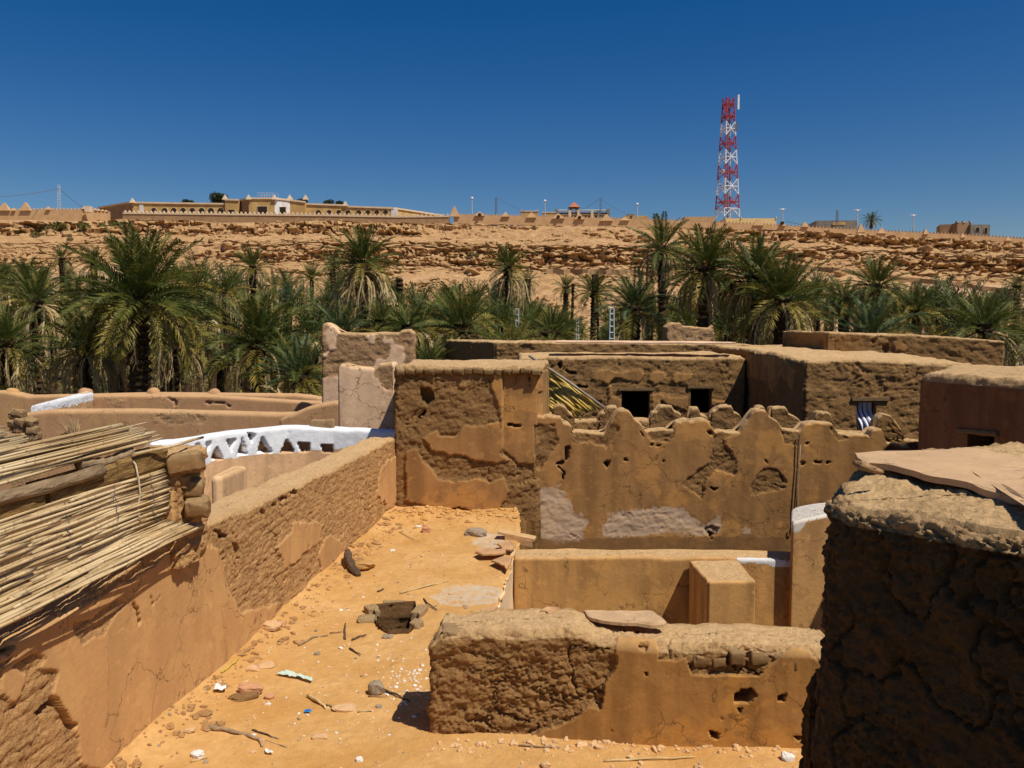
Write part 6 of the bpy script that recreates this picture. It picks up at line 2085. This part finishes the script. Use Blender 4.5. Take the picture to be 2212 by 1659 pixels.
# the roof canes
for i in range(230):
    u = i / 229
    ox = -.03 - 1.75 * u ** 1.15
    y0 = 3.3 + rr_.uniform(-.2, .2) + .2 * u
    step = [7.16, 6.98, 7.1, 6.8, 7.02, 6.75][int(u * 5.99)]
    y1 = step + rr_.uniform(-.14, .10)
    z = 2.54 + .055 * math.sin(u * 9) * (u > .1) + rr_.uniform(-.03, .05)
    th = rr_.uniform(.6, 1.15)
    sk = rr_.uniform(-.05, .05) + (.18 if u > .35 else .03)
    reed(roof, (g(y0) + ox - sk, y0, z + rr_.uniform(-.03, .02) - .02), (g(y1) + ox + sk * .5, y1, z + rr_.uniform(-.02, .06)), th)
reed(roof, (g(6.7) + .03, 6.75, 2.47), (g(7.9) + .12, 7.75, 2.47), 1.3)
a, b = at(50, 962, 7.3), at(322, 961, 7.45)
reed(roof, a, b, 1.6, name="lath")
# straw tuft standing up from the roof
def tuft(base, n, h, seed, name, lean=(0, 0)):
    r = random.Random(seed); parts = []
    for i in range(n):
        a = r.uniform(0, 6.28); s = r.uniform(.05, .35)
        tip = Vector(base) + Vector((math.cos(a) * s * h + lean[0], math.sin(a) * s * h + lean[1], h * r.uniform(.6, 1)))
        parts.append(tube_vf([Vector(base) + Vector((r.uniform(-.02, .02), r.uniform(-.02, .02), 0)), Vector(base).lerp(tip, .6) + Vector((0, 0, .01)), tip], [.004, .003, .001], 3))
    V, F = join_vf(parts)
    return wput(name, V, F, M_reed, roof, False, np.zeros((len(V), 3)))
tuft(at(166, 962, 7.1), 60, .24, 1, "straw_tuft", (-.05, 0))
reed(roof, at(128, 962, 7.1), at(141, 934, 7.15), 2.2, name="lath")
tuft(at(60, 968, 7.0), 30, .12, 2, "straw_tuft", (.04, 0)); tuft(at(105, 972, 7.0), 26, .10, 3, "straw_tuft", (.05, 0))
# masonry stump that carries the end of the roof
stump = mud_block("stone_pillar", [(-3.50, 7.33), (-2.97, 7.30), (-2.87, 7.72), (-3.45, 7.78)], 1.35, 2.40, .014, M_left, rnd=.04, amp=.045, clod=.09, base=0, sun_dusty=.8, warp=2,
    patches=[('p', [(340, 1060), (372, 1062), (378, 1130), (345, 1140)])], core=seg_target((-3.2, 7.5), (-3.1, 7.55)))
tag(stump, "crumbling masonry stump at the end of the reed mat on the long wall", "pillar")
for (qx, qy, d), s in (((395, 1003, 7.36), (.30, .30, .20)), ((412, 1058, 7.42), (.17, .2, .17)), ((420, 1098, 7.36), (.20, .22, .17)), ((385, 1040, 7.36), (.16, .2, .13))):
    brick(stump, at(qx, qy, d) + Vector((0, .08, 0)), s, .2, mat=M_left, tilt=.2, name="stone")

# yellow reed screen leaning behind the tower
scr = thing("reed_screen", "bright yellow reed screen leaning diagonally beside the mud tower", "reed screen", at(1240, 900, 20.6))
for i in range(58):
    u = i / 57
    a = Vector((1192, 798, 0)).lerp(Vector((1172, 890, 0)), u); b = Vector((1302, 884, 0)).lerp(Vector((1200, 915, 0)), u)
    b = a.lerp(b, rr_.uniform(.86, 1.02)); j = rr_.uniform(-2.5, 2.5)
    reed(scr, at(a.x + rr_.uniform(-3, 3), a.y + j, 20.9 + rr_.uniform(-.05, .05)), at(b.x, b.y + j, 20.4 + rr_.uniform(-.05, .05)), rr_.uniform(1.6, 2.6), YREEDS)
V, F = tube_vf([at(1143, 768, 20.9), at(1230, 826, 20.55), at(1310, 884, 20.3)], [.035, .04, .03], 6)
wput("pole", V, F, plain("grey_pole", (.36, .30, .22), scale=6), scr, True)

# ------------------------------------------------------------------ litter on the terrace
def zt(p): return float(terrace_h(np.array([p.x]), np.array([p.y]))[0])
def onT(qx, qy, dz=0.0):
    p = atz(qx, qy, .03); p = atz(qx, qy, zt(p)); return p + Vector((0, 0, dz))
M_stick = plain("dry_stick", (.42, .29, .16), (.24, .15, .08), scale=12)
M_stickd = plain("dark_stick", (.13, .08, .045), (.07, .045, .03), scale=12)
M_straw = plain("straw", (.66, .47, .22), scale=12)
k55 = lambda x, y: (540 + .2929 * x, 1025.9 + .2929 * y)
k6b = lambda x, y: (.4394 * x, 1187.9 + .4394 * y)
def stick(q, r, mat, label, cat="stick"):
    pts = [onT(*v, r * .8 + .01 * (i % 2)) for i, v in enumerate(q)]
    full = []
    for a, b in zip(pts[:-1], pts[1:]):
        for k in range(4): full.append(a.lerp(b, k / 4) + Vector((0, 0, .004 * math.sin(k * 2.2))))
    full.append(pts[-1])
    V, F = tube_vf(full, [r * (1 - .5 * i / len(full)) for i in range(len(full))], 6)
    V = V + r * .3 * fbm(V * 25, 2, 3)[:, None]
    o = wput("stick", V, F, mat, None, True)
    return tag(o, label, cat)
stick([k55(1105, 878), k55(1300, 830), k55(1465, 788)], .014, M_straw, "long pale cane lying between the roof hole and the pale blue patch")
stick([k55(940, 868), k55(985, 852)], .014, M_stickd, "short dark stick above the roof hole")
stick([k55(1280, 920), k55(1320, 965), k55(1380, 1000)], .012, M_stickd, "bent dark twig just right of the roof hole")
stick([k55(360, 1262), k55(470, 1205), k55(575, 1190)], .013, M_stick, "curved tan stick left below the roof hole")
stick([k55(735, 1285), k55(815, 1338)], .011, M_stickd, "thin dark twig below the roof hole")
stick([k55(590, 1168), k55(680, 1165)], .008, M_stick, "fine straw beside the left corner brick of the roof hole")
stick([k55(700, 1220), k55(698, 1150), k55(705, 1100)], .014, M_stickd, "dark bent branch piece standing at the left bricks of the roof hole")
stick([k55(750, 1225), k55(800, 1205), k55(860, 1185)], .012, M_stickd, "dark stick in front of the left bricks of the roof hole")
stick([k55(130, 1330), k55(170, 1270)], .013, M_straw, "short pale straw near the foot of the long wall")
stick([k6b(1025, 880), k6b(1110, 898), k6b(1200, 915), k6b(1275, 945), k6b(1292, 975)], .022, M_stick, "large forked branch in the lower left of the sand, thickest of all")
stick([k6b(1240, 890), k6b(1300, 912), k6b(1370, 938)], .010, M_stickd, "thin straight twig just above the large forked branch")
stick([k6b(1300, 940), k6b(1410, 975)], .006, M_stick, "hair-thin straw right of the large forked branch")
stick([k6b(1515, 725), k6b(1560, 750), k6b(1605, 785)], .020, M_straw, "thick split tan stick above the blue scrap")
stick([k6b(1605, 765), k6b(1680, 795)], .010, M_stick, "small twig touching the flat pink tile")
stick([k6b(1760, 800), k6b(1830, 797)], .010, M_straw, "short pale splinter right of the flat pink tile")
stick([k6b(1880, 692), k6b(1950, 720), k6b(2012, 748)], .012, M_stickd, "dark straight twig beside the pointed grey stone")
stick([k6b(1810, 722), k6b(1905, 726)], .006, M_stick, "fine straw in front of the pointed grey stone")
stick([k6b(935, 1045), k6b(1020, 1030)], .008, M_straw, "pale straw at the bottom edge of the sand")
stick([k6b(1088, 608), k6b(1130, 580), k6b(1172, 538)], .012, plain("yellow_straw", (.62, .46, .08), scale=9), "yellow straw lying along the foot of the long wall")
stick([(1305, 1646), (1400, 1643), (1502, 1637)], .010, M_straw, "long pale cane at the foot of the orange plastered low wall")
stick([(1120, 1612), (1210, 1618)], .008, M_stick, "thin straw at the bare mud end of the low wall")
stick([(862, 1150), (905, 1172)], .006, M_stick, "faint thin stem on the far sand before the tower")

M_cloth = plain("turquoise_cloth", (.50, .66, .55), (.62, .62, .48), scale=9, bump=.5)
M_blue_p = plain("blue_plastic", (.01, .22, .62), scale=9, rough=.4, spec=.4, bump=0)
M_paper = plain("white_plastic", (.80, .78, .74), (.62, .58, .52), scale=14)
def rag(name, qpoly, mat, label, cat, h=.02, seed=1):
    P = [onT(*q) for q in qpoly]
    n = 14
    P0, P1, P2, P3 = P
    V = []
    for j in range(n):
        for i in range(n * 2):
            u, v = i / (2 * n - 1), j / (n - 1)
            p = P0.lerp(P1, u).lerp(P3.lerp(P2, u), v)
            q = np.array([[p.x * 14, p.y * 14, seed]])
            e = .025 * vnoise(q * .5 + 3, seed)[0]
            V.append((p.x + e, p.y + e, p.z + .012 + h * (.3 + .5 * abs(fbm(q, 2, seed)[0] * 2))))
    m = 2 * n
    F = [(j * m + i, j * m + i + 1, (j + 1) * m + i + 1, (j + 1) * m + i) for j in range(n - 1) for i in range(m - 1)]
    o = wput(name, V, np.array(F)[:, ::-1], mat, None, True)
    sm = o.modifiers.new("thickness", 'SOLIDIFY'); sm.thickness = .004
    return tag(o, label, cat)
rag("cloth_strip", [k6b(1345, 620), k6b(1530, 660), k6b(1535, 645), k6b(1400, 608)][:4], M_cloth, "crumpled turquoise and white strip of cloth on the sand", "cloth", .035, 3)
rag("plastic_scrap", [k6b(1488, 812), k6b(1528, 812), k6b(1525, 798), k6b(1500, 798)], M_blue_p, "tiny bright blue plastic scrap on the sand", "plastic scrap", .02, 4)
rag("paper_scrap", [k6b(1040, 705), k6b(1105, 708), k6b(1108, 672), k6b(1075, 668)], M_paper, "crumpled white plastic scrap near the foot of the long wall", "plastic scrap", .05, 5)
rag("paper_scrap", [k6b(1295, 1015), k6b(1332, 1018), k6b(1328, 1000), k6b(1300, 995)], M_paper, "small white paper scrap near the bottom edge of the sand", "paper scrap", .025, 6)
M_bk = plain("fired_brick", (.62, .32, .17), (.48, .24, .12), scale=10)
M_gst = plain("grey_stone", (.40, .31, .21), (.24, .18, .12), scale=8)
M_pst = plain("pink_stone", (.66, .42, .22), (.56, .34, .16), scale=8)
M_wst = plain("white_stone", (.82, .78, .72), (.66, .60, .52), scale=12)
def stone(q, size, mat, label, cat="stone", rz=0.0, name="stone", sink=.3):
    me = rock_mesh(name, int(q[0] * 7 + q[1]) % 97 + 100, 14, 9, box=.45, amp=.38); me.materials.append(mat)
    p = onT(*q)
    o = put(name, me, None, None, (p.x, p.y, p.z + size[2] * (.5 - sink)), (rr_.uniform(-.1, .1), rr_.uniform(-.1, .1), rz), (size[0] * .43, size[1] * .43, size[2] * .43))
    return tag(o, label, cat)
stone(k6b(1232, 708), (.27, .14, .13), M_bk, "half buried reddish brick fragment in a small pile of dirt", "brick", .15, "brick_fragment", .15)
stone(k6b(1200, 725), (.35, .2, .07), M_left, "clod of dirt under the reddish brick fragment", "clod", .4, "clod", .3)
stone(k6b(1165, 722), (.06, .05, .05), M_wst, "small white stone beside the reddish brick fragment")
stone(k6b(1325, 728), (.10, .08, .06), M_bk, "little red-brown stone right of the brick fragment")
stone(k6b(1850, 700), (.19, .15, .19), M_gst, "pointed grey-brown stone with a twig beside it")
stone(k6b(1697, 783), (.25, .16, .05), M_pst, "flat pink tile piece on the sand above the shadow", "tile", .5)
stone(k6b(970, 1015), (.12, .09, .07), M_wst, "whitish stone below the large forked branch")
stone(k6b(1765, 1036), (.07, .06, .05), M_wst, "small round white stone near the bottom edge")
stone(k6b(925, 893), (.15, .08, .05), M_pst, "flat reddish stone left of the large forked branch")
stone(k6b(1570, 925), (.17, .08, .05), M_pst, "flat pinkish stone in the open sand right of the large branch")
stone(k6b(1335, 385), (.28, .22, .12), M_pst, "large pale rubble piece fallen at the foot of the long wall")
stone(k6b(1382, 372), (.12, .1, .09), M_bk, "dark red lump beside the large pale rubble piece")
stone(k6b(1240, 592), (.16, .12, .07), M_pst, "pink rubble piece lying above the cloth strip")
stone(k6b(1290, 575), (.26, .14, .05), M_pst, "broken flat plaster flakes at the foot of the long wall", "rubble", .3)
stone(k6b(1560, 515), (.07, .06, .05), M_gst, "small grey pebble below the curved tan stick")
stone(k6b(1905, 432), (.14, .10, .06), M_gst, "grey-brown flat stone in front of the roof hole")
stone(k6b(1865, 775), (.08, .05, .04), M_gst, "small grey chip right of the flat pink tile")
stone((1029, 1156), (.42, .28, .20), M_gst, "grey broken stone slab on the far sand before the tower", "stone", .1)
stone((921, 1149), (.17, .15, .16), M_bk, "small brown square stone on the far sand")
stone((903, 1138), (.12, .08, .04), M_wst, "small pale chip behind the brown square stone")
stone((848, 1190), (.10, .08, .04), M_wst, "small white pebble in the middle of the far sand")
stone((1178, 1655), (.10, .08, .06), M_pst, "small pinkish pebble at the bottom edge below the low wall")
stone((1700, 1640), (.12, .10, .09), M_wst, "small pale lump at the right foot of the low wall")
stone((1745, 1648), (.10, .10, .09), M_pst, "pinkish lump right beside the pale one at the foot of the low wall")
stone((1320, 1598), (.10, .06, .06), M_pst, "small square chip in the crack at the foot of the plastered wall part")
# charred wood piece against the long wall, on a little mound
p = onT(775, 1228)
md = stone((782, 1226), (.42, .40, .16), M_sand, "small mound of sand behind the charred wood piece", "mound", 0, "sand_mound", .25)
pts = [onT(751, 1208, .12), onT(752, 1222, .10), onT(760, 1236, .07), onT(777, 1246, .03)]
V, F = tube_vf([pts[0].lerp(pts[1], k / 3) for k in range(3)] + [pts[1].lerp(pts[2], k / 3) for k in range(3)] + [pts[2].lerp(pts[3], k / 3) for k in range(4)], [.04, .06, .065, .07, .07, .065, .06, .05, .045, .03], 8)
V = V + .02 * fbm(V * 14, 3, 4)[:, None]
tag(wput("charred_wood", V, F, M_stickd, None, False), "curved dark charred wood piece at the foot of the long wall", "wood piece")
# board sticking out over the terrace corner
b0, b1 = onT(1078, 1163, .10), Vector(at(1156, 1166, 13.45))
d = (b1 - b0).normalized(); n_ = Vector((-d.y, d.x, 0)) * .11
V = []
for p in (b0, b1):
    for s, z in ((-1, 0), (1, 0), (1, .035), (-1, .035)):
        V.append(tuple(p + n_ * s + Vector((0, 0, z))))
F = np.array([(0, 1, 2, 3), (7, 6, 5, 4), (0, 4, 5, 1), (1, 5, 6, 2), (2, 6, 7, 3), (3, 7, 4, 0)])
tag(wput("board", V, F, plain("pale_board", (.66, .42, .20), (.48, .28, .12), scale=10, stretch=(.3, 3, 3)), None), "weathered wooden board jutting out over the far corner of the terrace", "board")
b0 = b0 + Vector((.1, -.12, -.09)); b1 = b1 + Vector((-.05, -.1, -.10))
V = []
for p in (b0, b1):
    for s, z in ((-.12, 0), (.12, 0), (.12, .10), (-.12, .10)):
        V.append(tuple(p + n_ * s + Vector((0, 0, z))))
tag(wput("board", V, F, bpy.data.materials["pale_board"], None), "second board standing on edge right under the weathered board", "board")
# broken plaster crusts along the terrace edge
for i, (q, z, lb_) in enumerate((([(1062, 1213), (1085, 1205), (1104, 1208), (1103, 1222), (1096, 1232), (1078, 1222)], .06, "curled crust slab on the terrace edge above the courtyard, nearest the pale blue patch"),
        ([(1026, 1196), (1050, 1186), (1072, 1190), (1090, 1188), (1093, 1197), (1070, 1201), (1045, 1200)], .07, "cracked crust slab on the terrace edge near the wooden board"),
        ([(1075, 1178), (1100, 1172), (1114, 1182), (1105, 1192), (1085, 1189)], .07, "rounded crust slab right beside the wooden board"),
        ([(1040, 1320), (1075, 1316), (1075, 1330), (1040, 1332)], .04, "thin plaster crust at the near end of the terrace edge"))):
    o = crust(q, z, .03, "crust_slab", None, M_tan, 20 + i)
    tag(o, lb_, "crust")

# gravel and chips on the sand, rubble along the wall foot
def scatter(name, n, fn, sizes, mat, seed, label):
    r = random.Random(seed); parts = []
    base = [ellipsoid_vf(6, 4) for _ in range(1)][0]
    rs = np.random.RandomState(seed)
    for i in range(n):
        x, y = fn(r)
        if in_poly(np.array([x]), np.array([y]), PITQ)[0]: continue
        if x > np.interp(y, EDGE_Y, EDGE_X) - .05 and y > 6.6: continue
        s = sizes[0] * (sizes[1] / sizes[0]) ** (r.random() ** 2.2)
        z = float(terrace_h(np.array([x]), np.array([y]))[0])
        V = base[0] * (1 + .5 * (rs.rand(len(base[0]), 1) - .5)) * np.array((r.uniform(.7, 1.6), r.uniform(.6, 1.2), r.uniform(.35, .8))) * s
        a = r.uniform(0, 6.28); c, sn = math.cos(a), math.sin(a)
        V = V @ np.array([[c, sn, 0], [-sn, c, 0], [0, 0, 1]]) + np.array((x, y, z + s * .15))
        parts.append((V, base[1]))
    V, F = join_vf(parts)
    o = wput(name, V, F, mat, None, False, np.zeros((len(V), 3)))
    tag(o, label, name.replace("_", " "), None, "stuff")
def anyw(r):
    y = 4.5 + 11 * r.random() ** 1.3; return wall_line(y) + .05 + r.random() * 6, y
scatter("gravel", 1500, anyw, (.006, .026), M_pst, 1, "small pink gravel chips strewn over the sandy terrace")
scatter("pebbles", 500, anyw, (.006, .026), M_gst, 2, "small dark pebbles strewn over the sandy terrace")
def foot_(r):
    y = 5.5 + 9.8 * r.random(); return wall_line(y) + .03 + abs(r.gauss(0, .22)), y
scatter("wall_rubble", 420, foot_, (.012, .065), M_left, 3, "crumbled mud pieces along the foot of the long wall")
def white_(r):
    c = onT(880 + r.gauss(0, 28), 1470 + r.gauss(0, 32)) if r.random() < .55 else onT(*(r.uniform(520, 900), r.uniform(1250, 1600)))
    return c.x, c.y
scatter("white_chips", 190, white_, (.007, .022), M_wst, 4, "white shell and lime chips on the sand between the roof hole and the low wall")
def tower_(r): return r.uniform(-2.0, .1), 15.42 - abs(r.gauss(0, .35))
scatter("tower_rubble", 220, tower_, (.015, .08), M_sand, 5, "crumbled plaster and clods heaped at the foot of the mud tower")
def fw_(r): return r.uniform(-.7, 2.5), 6.86 - abs(r.gauss(0, .12)) - .05
scatter("wall_crumbs", 260, fw_, (.008, .04), M_pst, 6, "crumbs of earth along the foot of the foreground low wall")
